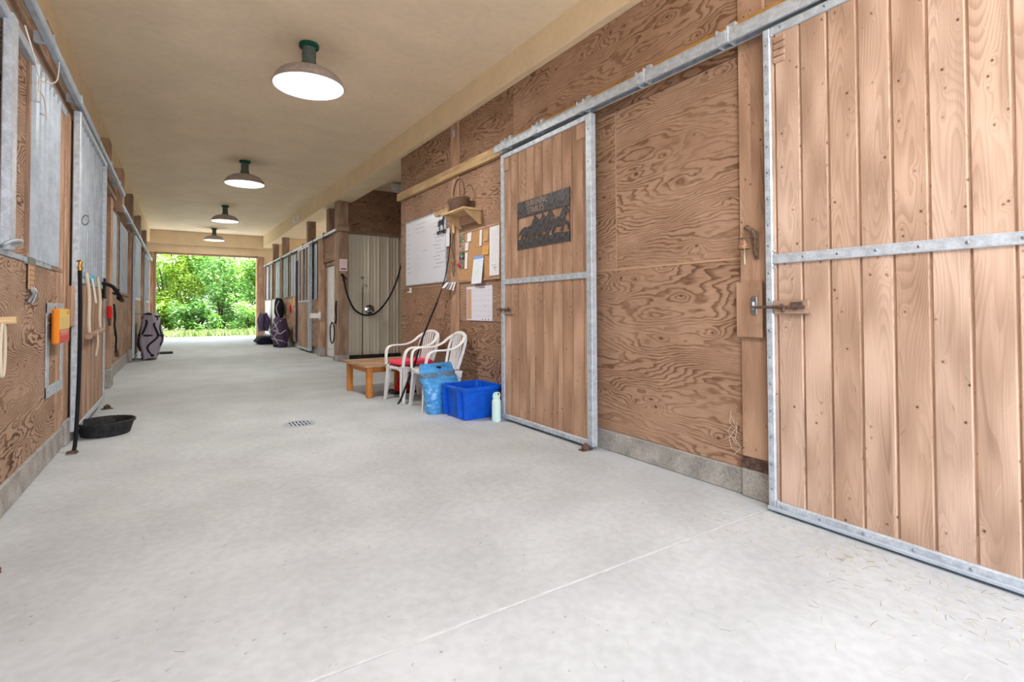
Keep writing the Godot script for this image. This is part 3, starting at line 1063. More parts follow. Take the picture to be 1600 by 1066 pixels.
func build_wall_left():
	var w = thing("wall_left", "plywood stall front with wavy grain, steel angle and ribbed metal above", "wall", Vector3.ZERO, 0.0, "", "structure")
	bxp("core", -0.93, -0.80, 0, 1.35, -1.6, 5.3, M.timber_old, w, 0.0)
	bxp("curb", -0.93, -0.765, 0, 0.165, -1.6, 5.32, M.plinth, w, 0.008)
	bxp("pier", -0.95, -0.745, 0, 0.2, 5.32, 5.62, M.plinth, w, 0.01)
	ply_panel(w, -0.8, -0.78, 0.165, 1.36, 2.62, 5.06, M.ply_old)
	ply_panel(w, -0.8, -0.78, 0.165, 1.36, 0.15, 2.616, M.ply_old)
	ply_panel(w, -0.8, -0.78, 0.165, 1.36, -1.6, 0.145, M.ply_old)
	bxp("steel_angle", -0.84, -0.772, 1.362, 1.392, -1.6, 4.85, M.galv_dull, w, 0.003)
	bxp("timber_sill", -0.84, -0.772, 1.362, 1.392, 4.85, 5.3, M.timber_old, w, 0.003)
	for k in 7:
		bxp("screw", -0.7735, -0.771, 1.372, 1.38, 3.3 + k * 0.25, 3.308 + k * 0.25, M.rust, w, 0.001)
	# above the steel angle
	ply_panel(w, -0.82, -0.80, 1.39, 2.62, 3.4, 4.22, M.ply_old)
	ply_panel(w, -0.88, -0.86, 1.39, 2.62, -1.6, 3.4, M.ply_b)
	bxp("upright", -0.79, -0.745, 1.39, 2.64, 3.66, 3.76, M.galv, w, 0.006, 1)
	var s = tool()
	corrugated(s, V(-0.80, 1.392, 4.25), V(-0.80, 1.392, 5.07), 1.23, Vector3(1, 0, 0), 0.136, 0.045, false)
	put("ribbed_sheet", s, M.galv_dull, w)
	bxp("pale_strip", -0.81, -0.782, 1.392, 2.62, 4.22, 4.26, M.timber_old, w, 0.003)
	bxp("steel_header", -0.86, -0.765, 2.60, 2.66, -1.6, 5.3, M.galv_dull, w, 0.004)
	bxp("timber_header", -0.9, -0.79, 2.66, 2.84, -1.6, 9.4, M.timber_old, w, 0.006)
	bxp("post", -0.93, -0.775, 0.165, 2.66, 5.07, 5.30, M.timber, w, 0.004)
	bxp("post", -0.93, -0.765, 0.2, 2.66, 5.305, 5.62, M.board_dull, w, 0.006)
	bxp("stop_strip", -0.80, -0.755, 0.2, 2.62, 5.62, 5.66, M.pale_timber, w, 0.003)
	# beyond the first door
	bxp("core", -1.05, -0.93, 0, 2.7, 7.2, 22.0, M.timber_old, w, 0.0)
	bxp("curb", -1.0, -0.87, 0, 0.24, 7.3, 8.92, M.plinth, w, 0.01)
	ply_panel(w, -0.93, -0.89, 0.24, 1.4, 7.25, 8.9, M.timber_old)
	ply_panel(w, -0.93, -0.89, 1.404, 2.66, 7.25, 8.9, M.board_dull)
	bxp("stop_strip", -0.89, -0.85, 0.24, 2.66, 8.55, 8.6, M.pale_timber, w, 0.003)
	bxp("jamb", -0.93, -0.80, 0.1, 2.66, 7.35, 7.62, M.board_dull, w, 0.004)
	for a in [[9.0, 9.3, -0.82], [13.35, 13.6, -0.86], [17.4, 17.65, -0.86], [20.8, 21.1, -0.86]]:
		bxp("post", -1.0, a[2], 0.26, 2.7, a[0], a[1], M.timber, w, 0.006)
		bxp("pier", -1.0, a[2] + 0.02, 0, 0.26, a[0] - 0.03, a[1] + 0.03, M.plinth, w, 0.012)
	for a in [[9.35, 11.2], [11.2, 13.3], [15.2, 17.35], [19.3, 20.75]]:
		bxp("curb", -1.0, -0.9, 0, 0.2, a[0], a[1], M.plinth, w, 0.01)
		ply_panel(w, -0.93, -0.915, 0.2, 1.35, a[0], a[1], M.ply_old)
		var g = tool()
		corrugated(g, V(-0.92, 1.4, a[0] + 0.35), V(-0.92, 1.4, a[1] - 0.25), 1.26, Vector3(1, 0, 0), 0.1, 0.015, false)
		put("ribbed_sheet", g, M.galv_dull, w)
		bxp("sill", -0.95, -0.89, 1.35, 1.4, a[0], a[1], M.timber_old, w, 0.003)
	# upper posts from the header up to the beam
	for a in [[5.2, -0.87], [8.5, -0.80], [10.3, -0.79], [12.6, -0.81], [15.6, -0.84], [18.6, -0.86]]:
		bxp("upper_post", -1.12, a[1], 2.70, beam_y(a[0]) + 0.02, a[0], a[0] + 0.3, M.timber if a[0] < 11 else M.timber_old, w, 0.005)
	bxp("upper_rail", -1.12, -0.95, 2.66, 2.8, 9.4, 22.0, M.timber_old, w, 0.004)

	var tr = thing("stall_track", "dull galvanised track along the stall doors above the rubber feed pan", "door track")
	barp("channel", V(-0.715, 2.80, 2.3), V(-0.715, 2.765, 9.42), 0.05, 0.055, M.galv_dull, tr, 0.008)
	for d in [3.2, 4.3, 5.4, 6.5, 7.6, 8.7]:
		bxp("bracket", -0.79, -0.685, 2.76, 2.83, d, d + 0.03, M.galv_dull, tr, 0.004)
	tr = thing("stall_track", "galvanised track along the stall doors above the hanging grey blanket", "door track")
	barp("channel", V(-0.80, 2.76, 10.3), V(-0.80, 2.72, 20.6), 0.05, 0.055, M.galv_dull, tr, 0.008)
	for d in [10.6, 12.0, 13.4, 14.8, 16.2, 17.6, 19.0, 20.4]:
		bxp("bracket", -0.86, -0.775, 2.70, 2.79, d, d + 0.04, M.galv_dull, tr, 0.004)

	stall_door("door_3", "galvanised stall door with rope-hung wooden bar behind the feed pan", -0.70, 5.48, 7.28, 0.08, 2.72, 1.3, M.galv, 1.0)
	stall_door("door_4", "galvanised stall door edge beside the hanging grey blanket", -0.80, 13.4, 15.1, 0.06, 2.66, 1.3, M.galv, 1.0)
	stall_door("door_5", "galvanised stall door near the end wall by the grey blanket", -0.80, 17.5, 19.2, 0.06, 2.64, 1.3, M.galv, 1.0)


# a sliding stall door: galvanised frame, metal sheet above, boards below; side 1 shows its face towards +x
func stall_door(called, label, x, d0, d1, y0, y1, mid, fm, side):
	var d = thing(called, label, "door", Vector3.ZERO, 0.0, "", "structure")
	var xa: float = x
	var xb: float = x - 0.05 * side
	var lo := minf(xa, xb)
	var hi := maxf(xa, xb)
	var f = tool()
	bx(f, lo, hi, y0, y1, d0, d0 + 0.06, 0.006, 1)
	bx(f, lo, hi, y0, y1, d1 - 0.06, d1, 0.006, 1)
	bx(f, lo, hi, y0, y0 + 0.05, d0 + 0.05, d1 - 0.05, 0.006, 2)
	bx(f, lo, hi, y1 - 0.05, y1, d0 + 0.05, d1 - 0.05, 0.006, 2)
	bx(f, lo, hi, mid, mid + 0.05, d0 + 0.05, d1 - 0.05, 0.006, 2)
	put("frame", f, fm, d)
	var xs: float = x - 0.03 * side
	var s = tool()
	corrugated(s, V(xs, mid + 0.05, d0 + 0.06), V(xs, mid + 0.05, d1 - 0.06), y1 - mid - 0.1, Vector3(side, 0, 0), 0.16, 0.012)
	put("metal_sheet", s, M.galv_dull, d)
	var e: float = d0 + 0.06
	var k := 0
	while e < d1 - 0.07:
		var e1: float = minf(e + 0.14, d1 - 0.06)
		bxp("board", minf(xs, xs + 0.018 * side), maxf(xs, xs + 0.018 * side), y0 + 0.05, mid, e + 0.002, e1 - 0.002, M.board_dull if k % 2 == 0 else M.timber_old, d, 0.003, 1)
		e = e1
		k += 1
	return d


func build_far_right():
	var w = thing("wall_stalls", "row of brown timber stall fronts beyond the wash bay", "wall", Vector3.ZERO, 0.0, "", "structure")
	bxp("core", 2.80, 2.92, 0, 1.25, 12.35, 22.0, M.timber_old, w, 0.0)
	bxp("core", 2.95, 3.05, 0, 2.75, 11.17, 22.0, M.timber_old, w, 0.0)
	# posts: d0, d1, x face
	for a in [[12.3, 12.55, 2.70], [14.05, 14.25, 2.74], [17.9, 18.15, 2.73], [20.0, 20.2, 2.74], [21.75, 21.95, 2.72]]:
		bxp("post", a[2], a[2] + 0.18, 0.2, 2.74, a[0], a[1], M.timber if a[0] < 13 else M.timber_old, w, 0.006)
		bxp("pier", a[2] - 0.01, a[2] + 0.2, 0, 0.2, a[0] - 0.03, a[1] + 0.03, M.plinth, w, 0.01)
	for d in [11.9, 14.1, 18.0, 20.1]:
		bxp("upper_post", 2.78, 2.98, 2.77, beam_y(d) + 0.02, d, d + 0.2, M.timber_old, w, 0.005)
	bxp("plywood_sheet", 2.93, 2.95, 2.74, 3.38, 11.0, 11.95, M.ply_b, w, 0.002, 2)
	bxp("head_board", 2.76, 2.80, 2.14, 2.74, 11.2, 12.3, M.ply_b, w, 0.002, 2)
	barp("header", V(2.80, 2.73, 11.2), V(2.80, 2.755, 21.95), 0.09, 0.09, M.timber_old, w, 0.005)
	bxp("curb", 2.78, 2.92, 0, 0.16, 12.55, 22.0, M.plinth, w, 0.008)
	# stall panels below and metal above: d0, d1, lower material
	for a in [[12.56, 13.45, M.timber_old, 1.28], [15.3, 17.88, M.board_dull, 1.42], [18.17, 19.98, M.white_worn, 1.42], [20.22, 21.73, M.white_worn, 1.42]]:
		bxp("lower_panel", 2.74, 2.78, 0.16, a[3], a[0], a[1], a[2], w, 0.004, 2)
		bxp("sill", 2.73, 2.80, a[3], a[3] + 0.04, a[0], a[1], M.timber_old, w, 0.003)
		var n := int((a[1] - a[0]) / 0.42)
		for k in n:
			var e0: float = a[0] + (a[1] - a[0]) * k / n
			var e1: float = a[0] + (a[1] - a[0]) * (k + 1) / n
			if (k + int(a[0])) % 3 == 0:
				bxp("stud", 2.77, 2.83, a[3] + 0.04, 2.72, e0 + 0.1, e0 + 0.22, M.timber_old, w, 0.003)
			else:
				var g = tool()
				corrugated(g, V(2.785, a[3] + 0.04, e1 - 0.03), V(2.785, a[3] + 0.04, e0 + 0.03), 2.72 - a[3] - 0.04, Vector3(-1, 0, 0), 0.12, 0.012, false)
				put("metal_sheet", g, M.galv_dull, w)
	var tr = thing("stall_track", "galvanised track along the stall fronts beyond the wash bay", "door track")
	barp("channel", V(2.70, 2.725, 10.9), V(2.70, 2.75, 21.8), 0.05, 0.055, M.galv, tr, 0.008)
	for d in [11.9, 13.0, 14.2, 15.9, 17.6, 19.3, 21.0]:
		bxp("bracket", 2.67, 2.755, 2.69, 2.79, d, d + 0.06, M.rust, tr, 0.004)
	stall_door("door_6", "brown board stall door with galvanised edge beside the saddle rack", 2.68, 13.45, 14.95, 0.05, 2.70, 1.26, M.galv, -1.0)
	for e in [13.75, 14.15, 14.6]:
		bxp("stud", 2.672, 2.70, 1.31, 2.65, e, e + 0.13, M.timber_old, get_node("door_6"), 0.003)
	bxp("edge_channel", 2.66, 2.74, 0.05, 2.70, 13.36, 13.46, M.galv, get_node("door_6"), 0.006)

	# white tack room door set back between the posts
	var d = thing("door_7", "white door with a small brass-framed notice next to the wash bay", "door", Vector3.ZERO, 0.0, "", "structure")
	bxp("leaf", 2.83, 2.87, 0.02, 2.04, 11.27, 12.2, M.white_worn, d, 0.004)
	for q in [[0.2, 0.9], [1.05, 1.85]]:
		bxp("raised_panel", 2.822, 2.832, q[0], q[1], 11.4, 11.7, M.white_worn, d, 0.006)
		bxp("raised_panel", 2.822, 2.832, q[0], q[1], 11.78, 12.08, M.white_worn, d, 0.006)
	bxp("jamb", 2.80, 2.9, 0, 2.14, 12.2, 12.29, M.timber_old, d, 0.003)
	bxp("jamb", 2.80, 2.9, 0, 2.14, 11.2, 11.26, M.timber_old, d, 0.003)
	bxp("head_jamb", 2.80, 2.9, 2.05, 2.14, 11.2, 12.29, M.timber_old, d, 0.003)
	bxp("notice_frame", 2.812, 2.826, 1.5, 1.74, 11.33, 11.52, M.brass, d, 0.004)
	bxp("notice_card", 2.809, 2.814, 1.53, 1.71, 11.355, 11.495, M.paper, d, 0.001)


func build_lamps():
	# barn lamps hang in a row; one more hangs over the entrance, where the row goes on past the frame
	var first
	var spots := [V(0.997, 3.561, 5.04), V(0.925, 3.66, 9.98), V(0.955, 3.762, 15.1), V(0.96, 3.866, 20.3), V(1.0, 3.462, 0.1)]
	var labels := ["barn lamp with scuffed grey dome, next after the entrance in the ceiling row", "barn lamp third in the ceiling row from the entrance", "barn lamp fourth in the ceiling row from the entrance", "barn lamp hanging last in the row, close to the end wall", "barn lamp over the entrance, first in the ceiling row"]
	for i in 5:
		var t = thing("barn_lamp", labels[i], "lamp", spots[i], 0.0, "barn lamps along the aisle ceiling")
		var s = tool()
		lathe(s, [Vector2(0.07, -0.045), Vector2(0.088, -0.035), Vector2(0.09, -0.012), Vector2(0.084, 0.0), Vector2(0.0, 0.0)], 28)
		put("ceiling_cap", s, M.lamp_green, t)
		s = tool()
		lathe(s, [Vector2(0.082, -0.24), Vector2(0.068, -0.2), Vector2(0.06, -0.15), Vector2(0.062, -0.1), Vector2(0.058, -0.06), Vector2(0.066, -0.03)], 24)
		put("neck", s, M.lamp_neck, t)
		s = tool()
		var out := [Vector2(0.318, -0.41), Vector2(0.325, -0.402), Vector2(0.315, -0.39), Vector2(0.30, -0.35), Vector2(0.265, -0.305), Vector2(0.21, -0.27), Vector2(0.15, -0.25), Vector2(0.08, -0.235), Vector2(0.0, -0.232)]
		lathe(s, out, 40)
		var ins := [Vector2(0.0, -0.244), Vector2(0.08, -0.247), Vector2(0.15, -0.262), Vector2(0.205, -0.282), Vector2(0.255, -0.315), Vector2(0.288, -0.357), Vector2(0.303, -0.395), Vector2(0.318, -0.41)]
		lathe(s, ins, 40)
		var dome = put("dome", s, M.lamp_shell, t)
		s = tool()
		lathe(s, [Vector2(0.0, -0.405), Vector2(0.306, -0.405)], 40)
		lathe(s, [Vector2(0.306, -0.405), Vector2(0.306, -0.397), Vector2(0.0, -0.397)], 40)
		put("lamp_glow", s, M.glow, dome)
		var a := AreaLight3D.new()
		a.name = "lamp_light"
		a.area_size = Vector2(0.5, 0.5)
		a.light_energy = LAMP
		a.light_color = Color(1.0, 0.985, 0.965)
		a.shadow_enabled = true
		a.area_range = 40.0
		t.add_child(a)
		a.position = Vector3(0, -0.415, 0)
		a.rotation = Vector3(-PI / 2, 0, 0)


const LAMP := 3.4


# ---------------------------------------------------------------- things on the right wall

func blank(w: int, h: int, c: Color) -> Image:
	var im := Image.create(w, h, false, Image.FORMAT_RGB8)
	im.fill(c)
	return im


func stroke(im: Image, a: Vector2, b: Vector2, c: Color, wide := 1):
	var n := int(maxf(1.0, a.distance_to(b)))
	for i in n + 1:
		var p := a.lerp(b, float(i) / n)
		im.fill_rect(Rect2i(int(p.x), int(p.y), wide, wide), c)


# an unreadable line of handwriting
func scrawl(im: Image, r: RandomNumberGenerator, at: Vector2, long: float, tall: float, c: Color, rise := 0.0, wide := 1):
	var x := at.x
	var last := at
	while x < at.x + long:
		x += r.randf_range(0.25, 0.7) * tall
		if r.randf() < 0.14:
			x += tall * 0.7
			last = Vector2(x, at.y + (x - at.x) * rise)
			continue
		var p := Vector2(x, at.y + (x - at.x) * rise + r.randf_range(-0.6, 0.5) * tall)
		stroke(im, last, p, c, wide)
		last = p


func print_mat(im: Image, rough := 0.6) -> StandardMaterial3D:
	var m := StandardMaterial3D.new()
	m.albedo_texture = ImageTexture.create_from_image(im)
	m.roughness = rough
	m.texture_repeat = false
	return m


# a sheet on the right wall: d0 is its near end, d1 its far end
func wall_sheet(s, x, y0, y1, d0, d1, t := 0.002, lean := 0.0):
	sheet(s, V(x, y1, d1), V(x, y1, d0), V(x - lean, y0, d0), V(x - lean, y0, d1), t)


func build_wall_things():
	var r := RandomNumberGenerator.new()
	r.seed = 21
	# whiteboard 1.31 by 0.9 m
	var wb = thing("whiteboard", "white dry-erase board covered in faint handwritten notes on the plywood wall", "whiteboard")
	var im := blank(786, 540, Color(0.88, 0.89, 0.93))
	var ink := Color(0.22, 0.22, 0.25)
	var faint := Color(0.66, 0.66, 0.74)
	scrawl(im, r, Vector2(230, 38), 210, 12, Color(0.45, 0.45, 0.5), 0.0, 2)
	scrawl(im, r, Vector2(190, 72), 190, 10, ink, 0.0, 2)
	scrawl(im, r, Vector2(210, 105), 190, 9, faint, 0.0, 2)
	scrawl(im, r, Vector2(300, 128), 90, 8, faint, 0.0, 1)
	scrawl(im, r, Vector2(350, 268), 100, 11, ink, 0.0, 2)
	for k in 13:
		scrawl(im, r, Vector2(570 + 22 * (k % 3), 75 + k * 29), r.randf_range(90, 180), 9, ink if k % 3 != 2 else Color(0.4, 0.4, 0.45), 0.0, 2)
	for k in 10:
		scrawl(im, r, Vector2(22, 60 + k * 42), r.randf_range(25, 70), 8, Color(0.38, 0.38, 0.5), 0.0, 2)
	for k in 6:
		scrawl(im, r, Vector2(190, 330 + k * 26), r.randf_range(50, 130), 9, Color(0.72, 0.72, 0.78), 0.0, 2)
	scrawl(im, r, Vector2(20, 505), 200, 7, faint, 0.0, 1)
	stroke(im, Vector2(95, 400), Vector2(95, 480), faint, 2)
	var s = tool()
	wall_sheet(s, 2.716, 1.415, 2.285, 5.705, 6.995, 0.012)
	put("writing_surface", s, print_mat(im, 0.3), wb)
	s = tool()
	bx(s, 2.711, 2.73, 1.40, 1.418, 5.69, 7.01, 0.003)
	bx(s, 2.711, 2.73, 2.282, 2.30, 5.69, 7.01, 0.003)
	bx(s, 2.711, 2.73, 1.40, 2.30, 5.69, 5.708, 0.003)
	bx(s, 2.711, 2.73, 1.40, 2.30, 6.992, 7.01, 0.003)
	put("frame", s, M.galv, wb)
	# cork board
	var ck = thing("cork_board", "brown cork notice board pinned with papers next to the galvanised door", "notice board")
	bxp("cork", 2.716, 2.73, 1.40, 1.93, 4.43, 5.335, M.cork, ck, 0.001)
	s = tool()
	bx(s, 2.708, 2.73, 1.375, 1.402, 4.42, 5.345, 0.003)
	bx(s, 2.708, 2.73, 1.928, 1.95, 4.42, 5.345, 0.003)
	bx(s, 2.708, 2.73, 1.375, 1.95, 5.33, 5.346, 0.003)
	put("frame", s, M.timber, ck)
	# papers: y0, y1, d0, d1, label, colour, text lines, name
	var sheets := [
		[1.415, 1.925, 4.435, 4.63, "long printed page with a handwritten line, pinned beside the galvanised door", Color(0.93, 0.93, 0.95), 30, "paper"],
		[1.345, 1.65, 4.755, 4.975, "white curling leaflet with blue heading hanging over the cork board edge", Color(0.90, 0.93, 0.97), 14, "leaflet"],
		[1.75, 1.925, 4.795, 4.845, "narrow white paper strip at the top of the cork board", Color(0.92, 0.92, 0.92), 0, "paper"],
		[1.645, 1.745, 4.655, 4.785, "small orange note pinned in the middle of the cork board", Color(0.88, 0.66, 0.36), 4, "note"],
		[1.525, 1.705, 5.125, 5.185, "narrow white paper strip pinned below the photographs", Color(0.94, 0.94, 0.93), 0, "paper"],
		[1.825, 1.93, 5.03, 5.125, "white card pinned above the other beside the photographs", Color(0.93, 0.94, 0.96), 3, "card"],
		[1.73, 1.82, 5.10, 5.18, "small white card pinned under another beside the photographs", Color(0.90, 0.91, 0.94), 3, "card"],
		[1.79, 1.90, 4.66, 4.75, "tan paper slip with small print near the top of the cork board", Color(0.80, 0.64, 0.47), 3, "note"],
	]
	for a in sheets:
		var w := int((a[3] - a[2]) * 500)
		var h := int((a[1] - a[0]) * 500)
		var p := blank(maxi(w, 8), maxi(h, 8), a[5])
		for k in a[6]:
			stroke(p, Vector2(w * 0.12, h * (0.1 + 0.8 * k / a[6])), Vector2(w * r.randf_range(0.6, 0.9), h * (0.1 + 0.8 * k / a[6])), a[5] * 0.82 if k < 24 else a[5] * 0.95, 1)
		if a[6] == 14:
			p.fill_rect(Rect2i(0, 0, w, int(h * 0.12)), Color(0.55, 0.66, 0.86))
			p.fill_rect(Rect2i(int(w * 0.15), int(h * 0.5), int(w * 0.5), int(h * 0.2)), Color(0.86, 0.91, 0.88))
		if a[6] == 30:
			p.fill_rect(Rect2i(0, int(h * 0.74), w, int(h * 0.26)), a[5])
			for k in 3:
				scrawl(p, r, Vector2(w * (0.25 + 0.15 * k), h * (0.79 + 0.05 * k)), w * (0.5 - 0.2 * k), 6, Color(0.1, 0.1, 0.12), -0.05, 2)
		s = tool()
		var lean := 0.035 if a[6] == 14 else 0.006
		wall_sheet(s, 2.7125, a[0], a[1], a[2], a[3], 0.0012, lean)
		single(a[7], s, print_mat(p, 0.8), a[4], "paper", Vector3.ZERO, "papers on the cork board")
	# photographs down the far edge
	for k in 4:
		var p := blank(48, 48, Color(0.3, 0.32, 0.28))
		var tones := [Color(0.36, 0.45, 0.28), Color(0.72, 0.56, 0.5), Color(0.16, 0.16, 0.18), Color(0.42, 0.42, 0.44)]
		p.fill(tones[k])
		for i in 9:
			p.fill_rect(Rect2i(r.randi_range(0, 38), r.randi_range(0, 38), r.randi_range(5, 16), r.randi_range(5, 16)), Color(r.randf_range(0.1, 0.85), r.randf_range(0.1, 0.75), r.randf_range(0.1, 0.7)))
		s = tool()
		wall_sheet(s, 2.7145, 1.835 - k * 0.1, 1.925 - k * 0.1, 5.20 + 0.012 * (k % 2), 5.325, 0.0008, 0.004)
		single("photograph", s, print_mat(p, 0.35), ["greenish snapshot at the top corner of the cork board", "pinkish snapshot second down the cork board edge", "dark snapshot third down the cork board edge", "grey snapshot lowest on the cork board edge"][k], "photograph", Vector3.ZERO, "snapshots on the cork board")
	# calendar
	im = blank(290, 190, Color(0.90, 0.90, 0.94))
	im.fill_rect(Rect2i(6, 14, 52, 168), Color(0.80, 0.65, 0.52))
	for k in 6:
		for j in 7:
			im.fill_rect(Rect2i(78 + j * 29, 26 + k * 28, 5, 3), Color(0.5, 0.5, 0.56))
			im.fill_rect(Rect2i(70 + j * 29, 20 + k * 28, 1, 28), Color(0.78, 0.78, 0.84))
		im.fill_rect(Rect2i(70, 20 + k * 28, 204, 1), Color(0.78, 0.78, 0.84))
	scrawl(im, r, Vector2(150, 10), 60, 5, ink, 0.0, 2)
	scrawl(im, r, Vector2(176, 74), 14, 6, ink, 0.0, 1)
	scrawl(im, r, Vector2(205, 112), 16, 6, ink, 0.0, 1)
	for k in 3:
		im.fill_rect(Rect2i(180 + k * 34, 180, 8, 6), Color(0.15, 0.15, 0.17))
	s = tool()
	wall_sheet(s, 2.722, 0.945, 1.32, 4.60, 5.165, 0.006)
	single("wall_calendar", s, print_mat(im, 0.5), "white month planner calendar with a tan margin below the cork board", "calendar")
	# shelf
	var sh = thing("wall_shelf", "small plain wooden shelf with triangular bracket beside the post", "shelf")
	bxp("board", 2.49, 2.73, 2.13, 2.152, 4.80, 5.36, M.pale_timber, sh, 0.003)
	bxp("cleat", 2.70, 2.73, 2.03, 2.13, 4.86, 5.3, M.timber, sh, 0.003)
	s = tool()
	prism(s, PackedVector2Array([Vector2(0, 0), Vector2(0.215, 0), Vector2(0.215, -0.14), Vector2(0.19, -0.14)]), 0.02, Transform3D(Basis(), V(2.515, 2.13, 4.86)))
	put("bracket", s, M.pale_timber, sh)
	s = tool()
	prism(s, PackedVector2Array([Vector2(0, 0), Vector2(0.215, 0), Vector2(0.215, -0.14), Vector2(0.19, -0.14)]), 0.02, Transform3D(Basis(), V(2.515, 2.13, 5.32)))
	put("bracket", s, M.pale_timber, sh)
	# basket
	var bk = thing("basket", "woven brown wicker basket with tall hoop handle standing on the shelf", "basket", V(2.60, 2.152, 5.12))
	for k in 8:
		s = tool()
		var yy := 0.008 + k * 0.0185
		var rr := 0.105 + 0.04 * pow(k / 7.0, 0.8)
		var ring := []
		for i in 29:
			var a := TAU * i / 28.0
			var wv := rr + (0.004 if (i + k) % 2 == 0 else -0.003)
			ring.append(Vector3(cos(a) * wv * 0.72, yy + 0.012 * absf(sin(a)) * k / 7.0, sin(a) * wv))
		tube(s, ring, 0.0105, 6)
		put("weave", s, M.wicker if k < 7 else M.wicker_light, bk)
	s = tool()
	lathe(s, [Vector2(0.0, 0.0), Vector2(0.1, 0.0), Vector2(0.1, 0.012), Vector2(0.0, 0.012)], 24, Transform3D(Basis(Vector3(0.72, 0, 0), Vector3.UP, Vector3(0, 0, 1)), Vector3.ZERO))
	put("bottom", s, M.wicker, bk)
	s = tool()
	var hp := []
	for i in 17:
		var a := PI * i / 16.0
		hp.append(Vector3(0, 0.13 + 0.24 * pow(sin(a), 0.75), 0.135 * cos(a)))
	tube(s, hp, 0.008, 8, 1.4)
	put("handle", s, M.wicker, bk)
	# plank with a hanging horse
	var hs = thing("horse_plaque", "black horse silhouette reading WELCOME hung by wires from a pointed wooden plank", "sign")
	s = tool()
	prism(s, PackedVector2Array([Vector2(0, 0.03), Vector2(0.03, 0.058), Vector2(0.36, 0.058), Vector2(0.40, 0.048), Vector2(0.40, 0.008), Vector2(0.36, 0.0), Vector2(0.03, 0.002)]), 0.02, Transform3D(Basis(Vector3(0, 0, 1), Vector3.UP, Vector3(-1, 0, 0)), V(2.71, 2.235, 5.99)), 0)
	put("plank", s, M.pale_timber, hs)
	s = tool()
	tube(s, [V(2.70, 2.24, 5.84), V(2.70, 2.16, 5.84)], 0.0015, 5)
	put("wire", s, M.black, hs)
	s = tool()
	tube(s, [V(2.70, 2.24, 5.70), V(2.70, 2.16, 5.70)], 0.0015, 5)
	put("wire", s, M.black, hs)
	s = tool()
	var o := PackedVector2Array()
	for p in [[0.0, 0.10], [0.02, 0.13], [0.06, 0.135], [0.11, 0.13], [0.14, 0.15], [0.155, 0.17], [0.175, 0.165], [0.195, 0.145], [0.19, 0.135], [0.172, 0.14], [0.16, 0.12], [0.155, 0.10], [0.165, 0.05], [0.16, 0.0], [0.145, 0.0], [0.145, 0.05], [0.13, 0.085], [0.06, 0.085], [0.05, 0.05], [0.055, 0.0], [0.04, 0.0], [0.035, 0.05], [0.025, 0.09], [0.01, 0.05], [0.0, 0.055]]:
		o.append(Vector2(p[0], p[1]))
	prism(s, o, 0.004, Transform3D(Basis(Vector3(0, 0, 1), Vector3.UP, Vector3(-1, 0, 0)), V(2.702, 2.04, 5.89)))
	put("horse", s, M.black, hs)
	var t := TextMesh.new()
	t.text = "WELCOME"
	var fnt := SystemFont.new()
	fnt.font_names = PackedStringArray(["Droid Serif"])
	t.font = fnt
	t.font_size = 16
	t.pixel_size = 0.0031
	t.depth = 0.004
	var tm := MeshInstance3D.new()
	tm.name = "lettering"
	tm.mesh = t
	tm.material_override = M.black
	hs.add_child(tm)
	tm.transform = Transform3D(Basis(Vector3(0, 0, 1), Vector3.UP, Vector3(-1, 0, 0)), V(2.70, 2.015, 5.79))
	bxp("base_bar", 2.698, 2.703, 2.032, 2.044, 5.66, 5.93, M.black, hs, 0.001)
	s = tool()
	wall_sheet(s, 2.715, 1.83, 2.05, 5.59, 5.69, 0.001)
	single("paper", s, M.paper, "blank white paper tucked beside the whiteboard under the horse plaque", "paper")
	# things hung on the post
	s = tool()
	tube(s, [V(2.705, 2.13, 5.45), V(2.70, 2.08, 5.45), V(2.70, 1.99, 5.45), V(2.703, 1.965, 5.45)], [0.012, 0.014, 0.02, 0.01], 8)
	single("wooden_peg", s, M.pale_timber, "turned wooden peg hanging under the shelf on the post", "peg")
	var st = thing("leather_strap", "thin brown leather strap and snap hanging down the post by the cork board", "strap")
	s = tool()
	tube(s, spline([V(2.712, 1.97, 5.48), V(2.705, 1.8, 5.50), V(2.71, 1.68, 5.47), V(2.703, 1.55, 5.50), V(2.712, 1.46, 5.47)], 6), 0.006, 6)
	tube(s, spline([V(2.712, 1.97, 5.46), V(2.706, 1.76, 5.44), V(2.71, 1.62, 5.46), V(2.705, 1.5, 5.44)], 6), 0.005, 6)
	put("leather", s, M.wicker, st)
	s = tool()
	lathe(s, [Vector2(0.0, -0.04), Vector2(0.02, -0.03), Vector2(0.026, 0.0), Vector2(0.014, 0.03), Vector2(0.0, 0.035)], 12, Transform3D(Basis(), V(2.70, 1.64, 5.47)))
	put("snap", s, M.bronze, st)
	s = tool()
	tube(s, spline([V(2.716, 1.60, 5.36), V(2.70, 1.585, 5.345), V(2.70, 1.57, 5.30), V(2.712, 1.56, 5.27)], 4), [0.004, 0.008, 0.01, 0.012, 0.013, 0.014, 0.013, 0.012, 0.011, 0.009, 0.007, 0.005, 0.003], 8)
	single("hoof_pick", s, M.red, "small red-handled hoof pick stuck on the edge of the cork board", "hoof pick")
	var en = thing("leaflet_holder", "clip of folded white leaflets on the post below the strap", "leaflets")
	for k in 4:
		s = tool()
		wall_sheet(s, 2.712 - k * 0.012, 1.29 + 0.01 * k, 1.39, 5.42 + k * 0.035, 5.47 + k * 0.045, 0.002, 0.03 + 0.01 * k)
		put("leaflet", s, M.paper if k != 2 else M.lavender, en)
	var cl = thing("wall_hook", "small white plastic hook below the corner of the whiteboard", "hook")
	bxp("plate", 2.717, 2.73, 1.30, 1.375, 6.83, 6.89, M.white, cl, 0.004)
	s = tool()
	tube(s, spline([V(2.72, 1.32, 6.86), V(2.69, 1.305, 6.86), V(2.685, 1.325, 6.86)], 4), 0.006, 8)
